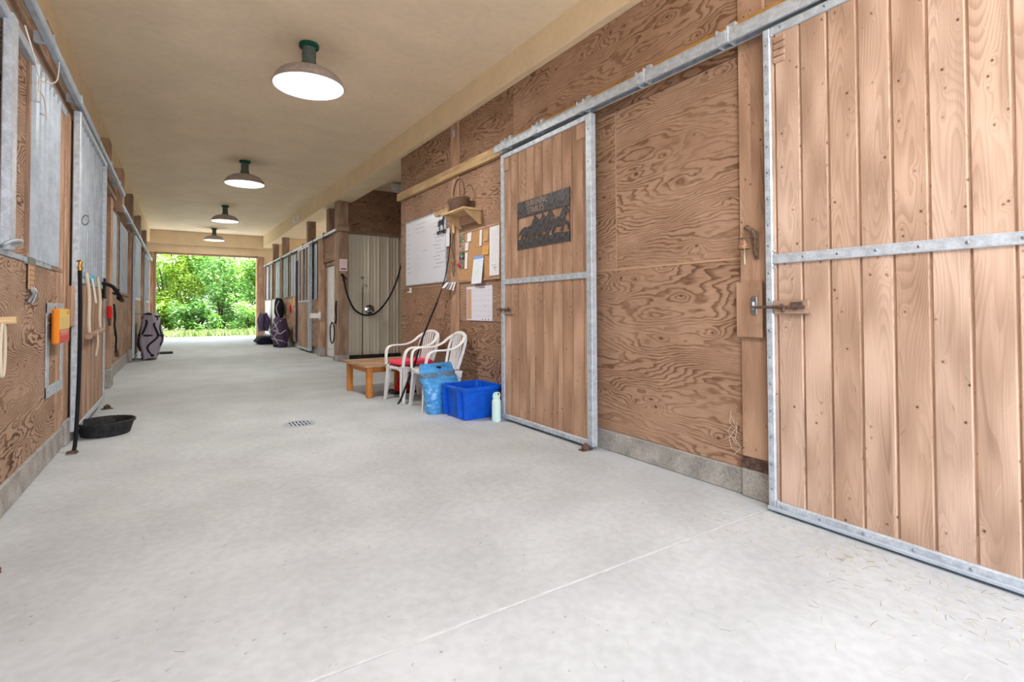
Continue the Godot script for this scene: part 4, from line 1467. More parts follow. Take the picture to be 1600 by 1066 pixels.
	put("prong", s, M.white, cl)
	# whip hung from a nail and trailing forward over the chairs
	var wp = thing("lunge_whip", "long black lunge whip hung on the post, trailing down past the chairs", "whip")
	s = tool()
	tube(s, spline([V(2.695, 1.96, 5.52), V(2.69, 1.7, 5.56), V(2.67, 1.42, 5.64), V(2.60, 1.15, 5.70)], 6), 0.006, 6)
	put("lash", s, M.strap, wp)
	s = tool()
	tube(s, spline([V(2.60, 1.15, 5.70), V(2.50, 0.9, 5.73), V(2.36, 0.70, 5.61), V(2.25, 0.46, 5.53), V(2.15, 0.24, 5.515), V(2.08, 0.06, 5.53), V(2.05, 0.013, 5.54)], 6), 0.012, 8)
	put("handle", s, M.black, wp)


# ---------------------------------------------------------------- things on the floor

func build_floor_things():
	# low table, slightly turned
	var t = thing("low_table", "low wooden table with worn brown top and orange pine legs", "table", V(2.24, 0, 6.56), 0.05)
	var s = tool()
	shift_grain()
	var top := PackedVector2Array()
	for q in [[1, 1], [-1, 1], [-1, -1], [1, -1]]:
		for k in 4:
			var a: float = (PI / 2) * (k / 3.0) + {[1, 1]: 0.0, [-1, 1]: PI / 2, [-1, -1]: PI, [1, -1]: 1.5 * PI}[q]
			top.append(Vector2(q[0] * 0.38 + cos(a) * 0.035, q[1] * 0.41 + sin(a) * 0.035))
	prism(s, top, 0.026, Transform3D(Basis(Vector3(1, 0, 0), Vector3(0, 0, -1), Vector3(0, 1, 0)), Vector3(0, 0.376, 0)), 0)
	put("tabletop", s, M.table_top, t)
	for q in [[-1, 1], [-1, -1], [1, 1], [1, -1]]:
		s = tool()
		shift_grain()
		box(s, Vector3(q[0] * 0.33 - 0.034, 0, q[1] * 0.36 - 0.034), Vector3(q[0] * 0.33 + 0.034, 0.376, q[1] * 0.36 + 0.034), 0.008, Transform3D(), 1)
		put("leg", s, M.orange_wood, t)
	for q in [1, -1]:
		s = tool()
		shift_grain()
		box(s, Vector3(-0.297, 0.30, q * 0.36 - 0.012), Vector3(0.297, 0.376, q * 0.36 + 0.012), 0.003)
		put("apron", s, M.orange_wood, t)
		s = tool()
		shift_grain()
		box(s, Vector3(q * 0.33 - 0.012, 0.30, -0.327), Vector3(q * 0.33 + 0.012, 0.376, 0.327), 0.003)
		put("apron", s, M.orange_wood, t)

	var c1 = make_chair("white plastic armchair with a red seat cushion next to the low table")
	c1.position = V(2.09, 0, 5.80)
	c1.rotation.y = 0.1
	var c2 = c1.duplicate()
	c2.name = number("plastic_chair")
	add_child(c2)
	c2.position = V(2.15, 0, 5.235)
	c2.rotation.y = -0.06
	c2.set_meta("label", "white plastic armchair behind the blue bag and blue bin")
	for i in 1:
		var cu = thing("seat_cushion", ["red fabric cushion on the plastic chair next to the low table", "red fabric cushion on the plastic chair behind the blue bag"][i], "cushion", [c1, c2][i].position + Vector3(0.225, 0.42, 0.0), [c1, c2][i].rotation.y)
		s = tool()
		var rings := []
		for q in [[0.0, 0.80], [0.012, 0.96], [0.028, 1.0], [0.045, 0.97], [0.056, 0.86], [0.062, 0.6], [0.064, 0.2]]:
			rings.append(oval(Vector3(0, q[0], 0), Vector3(0.225 * q[1], 0, 0), Vector3(0, 0, 0.215 * q[1]), 32, 4.5, 0.008, q[0] * 20))
		loft(s, rings)
		put("pad", s, M.cushion, cu)
		s = tool()
		var pip := oval(Vector3(0, 0.028, 0), Vector3(0.227, 0, 0), Vector3(0, 0, 0.217), 32, 4.5, 0.008, 0.56)
		pip.append(pip[0])
		tube(s, pip, 0.004, 6)
		put("piping", s, M.cushion, cu)

	# cone behind the chair
	var cn = thing("traffic_cone", "red plastic cone with black base half hidden behind the chairs", "cone", V(2.42, 0, 6.38))
	s = tool()
	lathe(s, [Vector2(0.11, 0.03), Vector2(0.105, 0.05), Vector2(0.036, 0.31), Vector2(0.03, 0.32), Vector2(0.0, 0.322)], 24)
	put("body", s, M.red, cn)
	s = tool()
	box(s, Vector3(-0.15, 0, -0.15), Vector3(0.15, 0.03, 0.15), 0.01)
	put("base", s, M.black, cn)

	# blue plastic sack
	var bg = thing("plastic_sack", "translucent blue plastic feed sack slumped against the white chair", "bag", V(2.29, 0, 4.915), 0.12)
	s = tool()
	var rings := []
	var wn := noise(77, 1.0, 3)
	var prof := [[0.0, 0.16, 0.075, 0.0], [0.06, 0.195, 0.088, 0.0], [0.16, 0.205, 0.094, 0.005], [0.26, 0.21, 0.084, 0.02], [0.36, 0.212, 0.055, 0.045], [0.44, 0.205, 0.03, 0.065], [0.505, 0.195, 0.01, 0.078]]
	for k in 37:
		rings.append(sack_ring(prof, 0.505 * k / 36.0, 1.0, wn))
	loft(s, rings)
	var sk = put("sack", s, M.bag, bg)
	s = tool()
	rings = []
	for k in 6:
		rings.append(sack_ring(prof, 0.365 + 0.05 * k / 5.0, 1.02, wn))
	loft(s, rings, false)
	put("printed_band", s, M.bag_band, sk)
	s = tool()
	lathe(s, [Vector2(0.034, 0.0), Vector2(0.03, 0.003), Vector2(0.0, 0.004)], 20, Transform3D(Basis(Vector3(1, 0, 0), Vector3(0, 0.25, 0.97), Vector3(0, -0.45, 0.1)), Vector3(-0.005, 0.46, -0.043)))
	put("hand_hole", s, M.navy, sk)

	# blue bin
	var bn = thing("storage_bin", "open bright blue plastic recycling bin against the plywood wall", "bin", V(2.475, 0, 4.60), 0.06)
	s = tool()
	# shell: outer wall up, rim, inner wall down, floor
	rings = []
	for q in [[0.0, 0.185], [0.006, 0.19], [0.15, 0.202], [0.27, 0.212], [0.275, 0.225], [0.29, 0.229], [0.312, 0.23], [0.316, 0.225], [0.313, 0.21], [0.27, 0.206], [0.15, 0.197], [0.012, 0.184]]:
		rings.append(bin_ring(q[0], q[1]))
	loft_keep(s, rings)
	var shell = put("shell", s, M.bin, bn)
	s = tool()
	prism(s, PackedVector2Array([Vector2(-0.18, -0.18), Vector2(0.18, -0.18), Vector2(0.18, 0.18), Vector2(-0.18, 0.18)]), 0.01, Transform3D(Basis(Vector3(1, 0, 0), Vector3(0, 0, -1), Vector3(0, 1, 0)), Vector3(0, 0.003, 0)))
	put("bottom", s, M.bin, bn)
	for q in [-1, 1]:
		s = tool()
		bar(s, Vector3(q * 0.232, 0.302, -0.09), Vector3(q * 0.232, 0.302, 0.09), 0.02, 0.022, 0.006)
		put("handle", s, M.bin, shell)
		s = tool()
		bar(s, Vector3(q * 0.205, 0.02, -0.14), Vector3(q * 0.222, 0.28, -0.14), 0.02, 0.06, 0.006)
		put("rib", s, M.bin, shell)
		s = tool()
		bar(s, Vector3(q * 0.205, 0.02, 0.14), Vector3(q * 0.222, 0.28, 0.14), 0.02, 0.06, 0.006)
		put("rib", s, M.bin, shell)

	# bottle
	var bt = thing("water_bottle", "pale mint green water bottle beside the blue bin", "bottle", V(2.54, 0, 4.22))
	s = tool()
	lathe(s, [Vector2(0.0, 0.0), Vector2(0.038, 0.0), Vector2(0.043, 0.006), Vector2(0.043, 0.185), Vector2(0.041, 0.2), Vector2(0.03, 0.215)], 32)
	put("body", s, M.mint, bt)
	s = tool()
	lathe(s, [Vector2(0.032, 0.205), Vector2(0.034, 0.212), Vector2(0.034, 0.24), Vector2(0.03, 0.248), Vector2(0.014, 0.252), Vector2(0.012, 0.268), Vector2(0.0, 0.272)], 28)
	var lid = put("lid", s, M.mint, bt)
	s = tool()
	tube(s, spline([Vector3(-0.034, 0.222, 0), Vector3(-0.036, 0.25, 0.004), Vector3(-0.02, 0.272, 0.006), Vector3(0.02, 0.272, 0.006), Vector3(0.036, 0.25, 0.004), Vector3(0.034, 0.222, 0)], 5), 0.006, 8)
	put("carry_loop", s, M.mint, lid)

	# floor drain
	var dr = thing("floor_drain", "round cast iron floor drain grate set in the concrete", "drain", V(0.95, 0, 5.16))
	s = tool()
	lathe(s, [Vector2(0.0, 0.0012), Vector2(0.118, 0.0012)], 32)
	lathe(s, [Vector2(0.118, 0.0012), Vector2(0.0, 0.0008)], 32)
	put("slot_shade", s, M.black, dr)  # flat black disc, painted for the shade down between the grate bars
	s = tool()
	lathe(s, [Vector2(0.145, 0.0), Vector2(0.145, 0.004), Vector2(0.14, 0.006), Vector2(0.116, 0.006), Vector2(0.114, 0.001)], 36)
	put("rim", s, M.galv_dull, dr)
	for k in 7:
		var x := -0.096 + 0.032 * k
		var half := sqrt(0.118 * 0.118 - x * x)
		s = tool()
		box(s, Vector3(x - 0.009, 0.0012, -half), Vector3(x + 0.009, 0.005, half), 0.002)
		put("grate_bar", s, M.galv_dull, dr)
	s = tool()
	box(s, Vector3(-0.118, 0.0012, -0.006), Vector3(0.118, 0.0052, 0.006), 0.002)
	put("grate_bar", s, M.galv_dull, dr)

	# feed pan
	var fp = thing("feed_pan", "shallow black rubber feed pan crusted with dried dirt", "feed pan", V(-0.535, 0, 5.68))
	s = tool()
	lathe(s, [Vector2(0.0, 0.0), Vector2(0.165, 0.0), Vector2(0.172, 0.006), Vector2(0.2, 0.1), Vector2(0.212, 0.104), Vector2(0.214, 0.118), Vector2(0.205, 0.124), Vector2(0.196, 0.118), Vector2(0.165, 0.02), Vector2(0.0, 0.014)], 40)
	put("pan", s, M.rubber, fp)


func sack_ring(prof: Array, y: float, grow: float, wn: FastNoiseLite) -> Array:
	var i := 0
	while i < prof.size() - 2 and prof[i + 1][0] < y:
		i += 1
	var t: float = (y - prof[i][0]) / (prof[i + 1][0] - prof[i][0])
	var w := lerpf(prof[i][1], prof[i + 1][1], t) * grow
	var dp := lerpf(prof[i][2], prof[i + 1][2], t) * grow
	var back := lerpf(prof[i][3], prof[i + 1][3], t)
	var ring := oval(Vector3(0.02 * sin(y * 9.0), y, -back), Vector3(w, 0, 0), Vector3(0, 0, dp), 48, 3.0)
	for k in ring.size():
		var p: Vector3 = ring[k]
		var c := wn.get_noise_3d(p.x * 7.0 + p.y * 6.0, p.y * 22.0 - p.x * 5.0, p.z * 9.0)
		ring[k] = p + Vector3(p.x * 0.1, 0, signf(p.z + back) * 0.016) * c
	return ring


func bin_ring(y: float, half: float) -> Array:
	var out := []
	for q in [[1, 1], [-1, 1], [-1, -1], [1, -1]]:
		for k in 5:
			var a: float = (PI / 2) * (k / 4.0) + {[1, 1]: 0.0, [-1, 1]: PI / 2, [-1, -1]: PI, [1, -1]: 1.5 * PI}[q]
			out.append(Vector3(q[0] * (half - 0.035) + cos(a) * 0.035, y, q[1] * (half - 0.035) + sin(a) * 0.035))
	return out


# skin through rings in order, flat shaded; normals follow the order of the rings (outside going up, inside coming down)
func loft_keep(s, rings: Array):
	var m: int = rings[0].size()
	for i in rings.size() - 1:
		for k in m:
			var l := (k + 1) % m
			var a: Vector3 = rings[i][k]
			var b: Vector3 = rings[i][l]
			var c: Vector3 = rings[i + 1][l]
			var e: Vector3 = rings[i + 1][k]
			var side := Vector3(a.x + b.x, 0, a.z + b.z).normalized()
			var climb := (e - a)
			var out := climb.cross(b - a)
			if i < 6 and out.dot(side + Vector3.UP * 0.3) < 0.0 or i >= 6 and out.dot(-side + Vector3.UP) < 0.0:
				out = -out
			poly(s, [a, b, c, e], out, Transform3D(), 1)


# monobloc garden chair facing -x, its front feet near x = 0
func make_chair(label):
	var c = thing("plastic_chair", label, "chair", Vector3.ZERO, 0.0, "white plastic chairs along the wall")
	var m = M.plastic_white
	# seat: slightly dished slab with rounded front
	var s = tool()
	var rings := []
	for q in [[0.0, 0.20, 0.405], [0.015, 0.222, 0.416], [0.05, 0.228, 0.420], [0.25, 0.215, 0.412], [0.42, 0.20, 0.402], [0.45, 0.19, 0.40]]:
		var ring := []
		for k in 9:
			var u: float = -1.0 + 2.0 * k / 8.0
			ring.append(Vector3(q[0], q[2] - 0.012 * (1.0 - u * u), q[1] * u))
		for k in range(8, -1, -1):
			var u: float = -1.0 + 2.0 * k / 8.0
			ring.append(Vector3(q[0] + 0.004, q[2] - 0.018 - 0.012 * (1.0 - u * u), q[1] * u))
		rings.append(ring)
	loft(s, rings)
	var seat = put("seat", s, m, c)
	# aprons under the seat
	s = tool()
	var ap := PackedVector2Array([Vector2(-0.215, 0.0), Vector2(0.215, 0.0), Vector2(0.205, -0.075), Vector2(0.17, -0.05), Vector2(0.08, -0.032), Vector2(-0.08, -0.032), Vector2(-0.17, -0.05), Vector2(-0.205, -0.075)])
	prism(s, ap, 0.006, Transform3D(Basis(Vector3(0, 0, 1), Vector3.UP, Vector3(-1, 0, 0)), Vector3(0.012, 0.405, 0)))
	put("front_apron", s, m, seat)
	for q in [-1, 1]:
		s = tool()
		prism(s, PackedVector2Array([Vector2(0.01, 0.0), Vector2(0.44, -0.01), Vector2(0.43, -0.08), Vector2(0.36, -0.05), Vector2(0.1, -0.045), Vector2(0.03, -0.08)]), 0.006, Transform3D(Basis(), Vector3(0, 0.405, q * 0.212 - 0.003)))
		put("side_apron", s, m, seat)
		# legs: angle section, tapering to the floor
		s = tool()
		leg_section(s, Vector3(0.015, 0.415, q * 0.213), Vector3(-0.015, 0.0, q * 0.238), 0.074, 0.042, q, 1.0)
		put("leg", s, m, c)
		s = tool()
		leg_section(s, Vector3(0.425, 0.40, q * 0.19), Vector3(0.475, 0.0, q * 0.222), 0.07, 0.042, q, -1.0)
		put("leg", s, m, c)
		# arm: rises from the front leg, runs back and sweeps up into the backrest
		s = tool()
		var path := spline([Vector3(0.015, 0.41, q * 0.222), Vector3(0.02, 0.52, q * 0.236), Vector3(0.045, 0.60, q * 0.25), Vector3(0.11, 0.632, q * 0.257), Vector3(0.23, 0.635, q * 0.255), Vector3(0.32, 0.648, q * 0.248), Vector3(0.40, 0.685, q * 0.236), Vector3(0.45, 0.73, q * 0.22), Vector3(0.488, 0.765, q * 0.172)], 5)
		ribbon(s, path, 0.031, 0.010, q)
		put("armrest", s, m, c)
	# backrest: top hoop and slats
	s = tool()
	var hoop := spline([Vector3(0.405, 0.42, -0.175), Vector3(0.445, 0.58, -0.205), Vector3(0.478, 0.70, -0.205), Vector3(0.497, 0.765, -0.165), Vector3(0.507, 0.792, -0.08), Vector3(0.51, 0.798, 0.0), Vector3(0.507, 0.792, 0.08), Vector3(0.497, 0.765, 0.165), Vector3(0.478, 0.70, 0.205), Vector3(0.445, 0.58, 0.205), Vector3(0.405, 0.42, 0.175)], 5)
	tube(s, hoop, 0.025, 10, 0.55)
	var bf = put("back_frame", s, m, c)
	for k in 7:
		var z0 := -0.115 + 0.23 * k / 6.0
		var z1 := -0.165 + 0.33 * k / 6.0
		var yt := 0.79 - 0.05 * pow(absf(z1) / 0.165, 2.0)
		s = tool()
		var p0 := Vector3(0.405, 0.405, z0)
		var p1 := Vector3(0.50, yt, z1)
		var pm := (p0 + p1) * 0.5 + Vector3(0.008, 0, 0)
		tube(s, spline([p0, pm, p1], 4), 0.0155, 8, 0.35)
		put("slat", s, m, bf)
	return c


func leg_section(s, a: Vector3, b: Vector3, w0: float, w1: float, q: float, face: float):
	# two thin plates meeting at the outer corner
	for plate in 2:
		var pts := []
		var dir := Vector3(face, 0, 0) if plate == 0 else Vector3(0, 0, -q)
		var th := Vector3(0, 0, -q * 0.006) if plate == 0 else Vector3(face * 0.006, 0, 0)
		for e in [[a, w0], [b, w1]]:
			pts.append([e[0], e[0] + dir * e[1], e[0] + dir * e[1] + th, e[0] + th])
		var cen: Vector3 = (a + b) * 0.5 + dir * (w0 + w1) * 0.25 + th * 0.5
		for k in 4:
			var l := (k + 1) % 4
			var f := [pts[0][k], pts[0][l], pts[1][l], pts[1][k]]
			var mid: Vector3 = (f[0] + f[1] + f[2] + f[3]) * 0.25
			poly(s, f, mid - cen, Transform3D(), 1)
		poly(s, pts[0], Vector3.UP, Transform3D(), 1)
		poly(s, pts[1], Vector3.DOWN, Transform3D(), 1)


# flat band along a path: wide across z, thin across the path, edges turned down
func ribbon(s, path: Array, half: float, thick: float, q: float):
	var rings := []
	for i in path.size():
		var t: Vector3 = (path[mini(i + 1, path.size() - 1)] - path[maxi(i - 1, 0)]).normalized()
		var side := Vector3(0, 0, 1)
		side = (side - t * side.dot(t)).normalized()
		var up := t.cross(side).normalized()
		rings.append(oval(path[i], side * half, up * thick, 14, 3.0))
	loft(s, rings)


func build_left_things():
	var s = tool()
	# galvanised frame screwed to the plywood
	var f = thing("metal_frame", "grey galvanised rectangular frame screwed to the wavy plywood", "frame")
	for a in [[0.46, 1.125, 4.72, 4.80], [0.46, 1.125, 5.22, 5.30]]:
		bxp("upright", -0.779, -0.77, a[0], a[1], a[2], a[3], M.galv, f, 0.002)
	bxp("crossbar", -0.779, -0.769, 1.05, 1.125, 4.72, 5.30, M.galv, f, 0.002)
	bxp("crossbar", -0.779, -0.769, 0.46, 0.54, 4.72, 5.30, M.galv, f, 0.002)
	for y in [0.5, 0.62, 0.74, 0.86, 0.98, 1.09]:
		bxp("screw", -0.771, -0.766, y, y + 0.01, 4.755, 4.765, M.steel, f, 0.001)
	# orange packet
	var pk = thing("treat_packet", "orange and red printed treat packet hung over the galvanised frame", "packet")
	var im := blank(96, 64, Color(0.93, 0.80, 0.42))
	im.fill_rect(Rect2i(0, 38, 96, 26), Color(0.80, 0.32, 0.30))
	im.fill_rect(Rect2i(10, 40, 70, 10), Color(0.86, 0.52, 0.44))
	var r := RandomNumberGenerator.new()
	r.seed = 4
	for k in 9:
		stroke(im, Vector2(8 + k * 9, 10), Vector2(10 + k * 9, 42), Color(0.90, 0.86, 0.72), 2)
		stroke(im, Vector2(12 + k * 9, 14), Vector2(12 + k * 9, 40), Color(0.52, 0.38, 0.2), 1)
	im.fill_rect(Rect2i(66, 2, 26, 8), Color(0.9, 0.62, 0.2))
	s = tool()
	bx(s, -0.745, -0.706, 0.835, 1.085, 4.70, 5.12, 0.012)
	put("packet", s, M.orange, pk)
	s = tool()
	sheet(s, V(-0.7045, 1.078, 4.715), V(-0.7045, 1.078, 5.105), V(-0.7045, 0.842, 5.105), V(-0.7045, 0.842, 4.715), 0.001)
	put("print", s, print_mat(im, 0.5), pk)
	s = tool()
	tube(s, arc(V(-0.765, 1.06, 4.9), V(-0.745, 1.075, 4.9), Vector3(0, 0.03, 0), 6), 0.004, 6)
	put("hook", s, M.steel, pk)
	# block on the post
	s = tool()
	shift_grain()
	bx(s, -0.765, -0.725, 0.94, 1.27, 5.36, 5.62, 0.008, 1)
	single("stop_block", s, M.board_dull, "pinkish wooden block fixed to the post beside the treat packet", "block")
	# tan strap with clips over the steel angle
	var ts = thing("tan_strap", "tan webbing strap with two steel clips hanging over the steel angle", "strap")
	bxp("webbing", -0.772, -0.764, 1.2, 1.37, 4.17, 4.30, M.tan, ts, 0.003)
	for k in 5:
		bxp("stitch", -0.765, -0.7625, 1.225 + k * 0.03, 1.23 + k * 0.03, 4.175, 4.295, M.wicker_light, ts, 0.0)
	bxp("hanger", -0.80, -0.762, 1.35, 1.398, 4.13, 4.33, M.steel, ts, 0.004)
	for k in 2:
		s = tool()
		tube(s, spline([V(-0.764, 1.21, 4.20 + k * 0.07), V(-0.75, 1.17, 4.19 + k * 0.07), V(-0.758, 1.14, 4.17 + k * 0.09), V(-0.765, 1.12, 4.16 + k * 0.1)], 4), [0.01, 0.012, 0.014, 0.015, 0.014, 0.012, 0.013, 0.015, 0.016, 0.016, 0.015, 0.013, 0.01], 8)
		put("clip", s, M.steel, ts)
	s = tool()
	var ring := oval(V(-0.75, 1.425, 3.72), Vector3(0, 0.006, -0.11), Vector3(0.03, 0.02, 0), 18)
	ring.append(ring[0])
	tube(s, ring, 0.009, 8)
	single("steel_snap", s, M.galv, "pale steel snap hook lying on the steel angle by the tan strap", "snap hook")
	# twine
	s = tool()
	tube(s, spline([V(-0.72, 2.62, 3.75), V(-0.70, 2.50, 3.86), V(-0.70, 2.43, 3.99), V(-0.69, 2.46, 4.15), V(-0.69, 2.58, 4.42), V(-0.70, 2.75, 4.55)], 5), 0.004, 6)
	tube(s, spline([V(-0.70, 2.43, 3.99), V(-0.71, 2.38, 4.05), V(-0.73, 2.40, 4.3), V(-0.75, 2.33, 4.5)], 5), 0.004, 6)
	tube(s, spline([V(-0.70, 2.43, 3.99), V(-0.70, 2.36, 3.98), V(-0.71, 2.3, 3.98)], 5), 0.004, 6)
	single("baling_twine", s, M.twine, "loop of white baling twine tied below the stall track", "twine")
	# saddle peg, half out of the frame
	var pg = thing("saddle_peg", "pale rope coiled on a wooden peg on the plywood", "peg")
	s = tool()
	tube(s, [V(-0.78, 1.02, 3.12), V(-0.61, 1.03, 3.12)], [0.02, 0.017], 10)
	put("peg", s, M.pale_timber, pg)
	s = tool()
	for k in 3:
		var rg := oval(V(-0.655 - k * 0.02, 0.9, 3.12), Vector3(0, 0, 0.035 + 0.008 * k), Vector3(0.0, 0.12 + 0.01 * k, 0), 22)
		rg.append(rg[0])
		tube(s, rg, 0.007, 6)
	put("rope_coil", s, M.rope, pg)
	# black strap on the door edge
	var bs = thing("hanging_strap", "long black webbing strap with brass snap hanging down to the floor by the feed pan", "strap")
	s = tool()
	tube(s, spline([V(-0.655, 1.40, 5.15), V(-0.652, 1.0, 5.17), V(-0.655, 0.55, 5.17), V(-0.66, 0.2, 5.13), V(-0.665, 0.04, 5.10), V(-0.67, 0.012, 5.06)], 6), 0.009, 8, 1.5)
	put("webbing", s, M.strap, bs)
	s = tool()
	tube(s, [V(-0.655, 1.38, 5.15), V(-0.653, 1.40, 5.15), V(-0.655, 1.42, 5.145), V(-0.65, 1.45, 5.15)], [0.012, 0.02, 0.01, 0.017], 10)
	put("snap", s, M.brass, bs)
	s = tool()
	var ey := oval(V(-0.67, 0.014, 5.03), Vector3(0.03, 0, 0), Vector3(0, 0, 0.022), 14)
	ey.append(ey[0])
	tube(s, ey, 0.008, 6)
	put("eye_ring", s, M.rust, bs)
	s = tool()
	tube(s, [V(-0.675, 1.45, 5.15), V(-0.65, 1.46, 5.15)], 0.006, 6)
	put("nail", s, M.rust, bs)
	# ring pull and hooks on the door
	s = tool()
	var rp := oval(V(-0.675, 1.83, 5.56), Vector3(0.0, 0.04, 0), Vector3(0.03, 0, 0.05), 18)
	rp.append(rp[0])
	tube(s, rp, 0.005, 6)
	single("ring_pull", s, M.steel, "steel ring pull on the galvanised stall door edge", "ring")
	# rope hung bar
	var rb = thing("rope_hung_bar", "wooden bar hung on two pale ropes from the stall door", "rope bar")
	for d in [5.78, 6.5]:
		s = tool()
		tube(s, spline([V(-0.69, 1.40, d), V(-0.672, 1.2, d + 0.01), V(-0.67, 1.0, d - 0.01), V(-0.665, 0.86, d)], 5), 0.014, 8)
		put("rope", s, M.rope, rb)
	s = tool()
	tube(s, [V(-0.655, 0.85, 5.66), V(-0.655, 0.88, 6.62)], 0.026, 10)
	put("bar", s, M.timber_old, rb)
	s = tool()
	tube(s, spline([V(-0.635, 0.87, 5.98), V(-0.63, 0.78, 6.0), V(-0.645, 0.66, 6.02)], 4), 0.01, 6)
	put("rope_tail", s, M.rope, rb)
	var tg = thing("cloth_tag", "white cloth strip with blue top tied to the stall door mid rail", "tag")
	bxp("blue_top", -0.70, -0.68, 1.33, 1.40, 5.86, 6.25, M.bag, tg, 0.005)
	s = tool()
	loft(s, [oval(V(-0.675, 1.36, 5.98), Vector3(0.008, 0, 0), Vector3(0, 0, 0.05), 12), oval(V(-0.665, 1.25, 6.05), Vector3(0.008, 0, 0), Vector3(0, 0, 0.045), 12), oval(V(-0.66, 1.14, 6.12), Vector3(0.01, 0, 0), Vector3(0, 0, 0.04), 12)])
	put("strip", s, M.twine, tg)
	# bridle bracket, brush and halter beyond the door
	var br = thing("bridle_bracket", "black iron bridle bracket on the stall door edge", "bracket")
	s = tool()
	tube(s, spline([V(-0.70, 1.36, 7.0), V(-0.62, 1.33, 7.05), V(-0.56, 1.22, 7.12), V(-0.55, 1.18, 7.3), V(-0.60, 1.22, 7.36)], 5), 0.02, 8)
	put("arm", s, M.black, br)
	bxp("plate", -0.70, -0.685, 1.2, 1.42, 7.04, 7.2, M.black, br, 0.004)
	var rd = thing("red_brush", "red handled brush hanging on the stall door edge", "brush")
	s = tool()
	loft(s, [oval(V(-0.66, 0.98, 7.24), Vector3(0.02, 0, 0), Vector3(0, 0, 0.05), 14, 3), oval(V(-0.66, 1.05, 7.22), Vector3(0.025, 0, 0), Vector3(0, 0, 0.06), 14, 3), oval(V(-0.66, 1.12, 7.2), Vector3(0.02, 0, 0), Vector3(0, 0, 0.05), 14, 3)])
	put("back", s, M.red, rd)
	s = tool()
	tube(s, [V(-0.66, 0.985, 7.24), V(-0.66, 0.90, 7.25)], [0.018, 0.012], 8)
	put("handle", s, M.rust, rd)
	var hl = thing("halter", "black halter and lead hanging on the far timber post", "halter")
	s = tool()
	tube(s, spline([V(-0.775, 1.16, 9.0), V(-0.76, 1.0, 9.02), V(-0.765, 0.86, 9.0), V(-0.75, 0.70, 9.06), V(-0.76, 0.55, 9.14), V(-0.75, 0.46, 9.2)], 5), 0.03, 8, 0.4)
	tube(s, spline([V(-0.77, 1.1, 8.97), V(-0.76, 0.92, 8.94), V(-0.76, 0.8, 8.98), V(-0.76, 0.72, 9.02)], 5), 0.018, 8, 0.5)
	put("straps", s, M.strap, hl)
	s = tool()
	tube(s, [V(-0.755, 0.5, 9.17), V(-0.75, 0.42, 9.2)], 0.025, 8)
	put("snap", s, M.rust, hl)
	var hk = thing("bridle_hook", "small white and black bridle hook on the stall front beyond the far post", "hook")
	bxp("plate", -0.915, -0.90, 1.3, 1.42, 9.9, 10.0, M.white, hk, 0.004)
	s = tool()
	tube(s, spline([V(-0.90, 1.35, 9.95), V(-0.82, 1.33, 9.95), V(-0.80, 1.4, 9.95)], 4), 0.014, 8)
	put("prong", s, M.black, hk)


func fold_ring(w, h, deep, lean, sd, t: float, grow := 1.0) -> Array:
	var wide: float = w * (0.46 + 0.07 * sin(t * PI + 0.4) + 0.03 * sin(t * 7.0 + sd)) * grow
	var dd: float = deep * (0.3 + 0.24 * sin(minf(t * 1.1, 1.0) * PI * 0.85) + 0.03 * sin(t * 11.0 + sd)) * grow
	var ring := oval(Vector3(0, -h * t, lean * t), Vector3(dd, 0, 0), Vector3(0, 0, wide), 56, 2.4)
	for k in 56:
		var a := TAU * k / 56.0
		# folds run down the cloth; the hem and the gathered top hang unevenly
		var f: float = 0.05 * sin(a * 5.0 + sd * 2.0 + t * 1.5) + 0.03 * sin(a * 11.0 + sd + t * 3.0) * t
		ring[k] = ring[k] + Vector3(ring[k].x * f, h * (0.07 * sin(a * 2.0 + sd) * (t - 0.35) + 0.03 * sin(a * 3.0 + sd * 3.0)), (ring[k].z - lean * t) * f)
	return ring


func blanket(label, at: Vector3, w: float, h: float, deep: float, m, lean: float, sd: float, straps: Array, sm):
	# a bundle of folded cloth hanging from a bar: at is the middle of its top; straps are lists of [down 0..1, round 0..1]
	var b = thing("horse_blanket", label, "blanket", at, 0.0, "horse blankets hanging on stall fronts")
	var s = tool()
	var rings := []
	for k in 19:
		rings.append(fold_ring(w, h, deep, lean, sd, k / 18.0))
	loft(s, rings)
	put("cloth", s, m, b)
	for st in straps:
		var pts := []
		for q in st:
			var ring := fold_ring(w, h, deep, lean, sd, q[0], 1.02)
			pts.append(ring[int(q[1] * 56) % 56])
		s = tool()
		tube(s, spline(pts, 6), 0.02, 8)
		put("strap", s, sm, b)
	return b


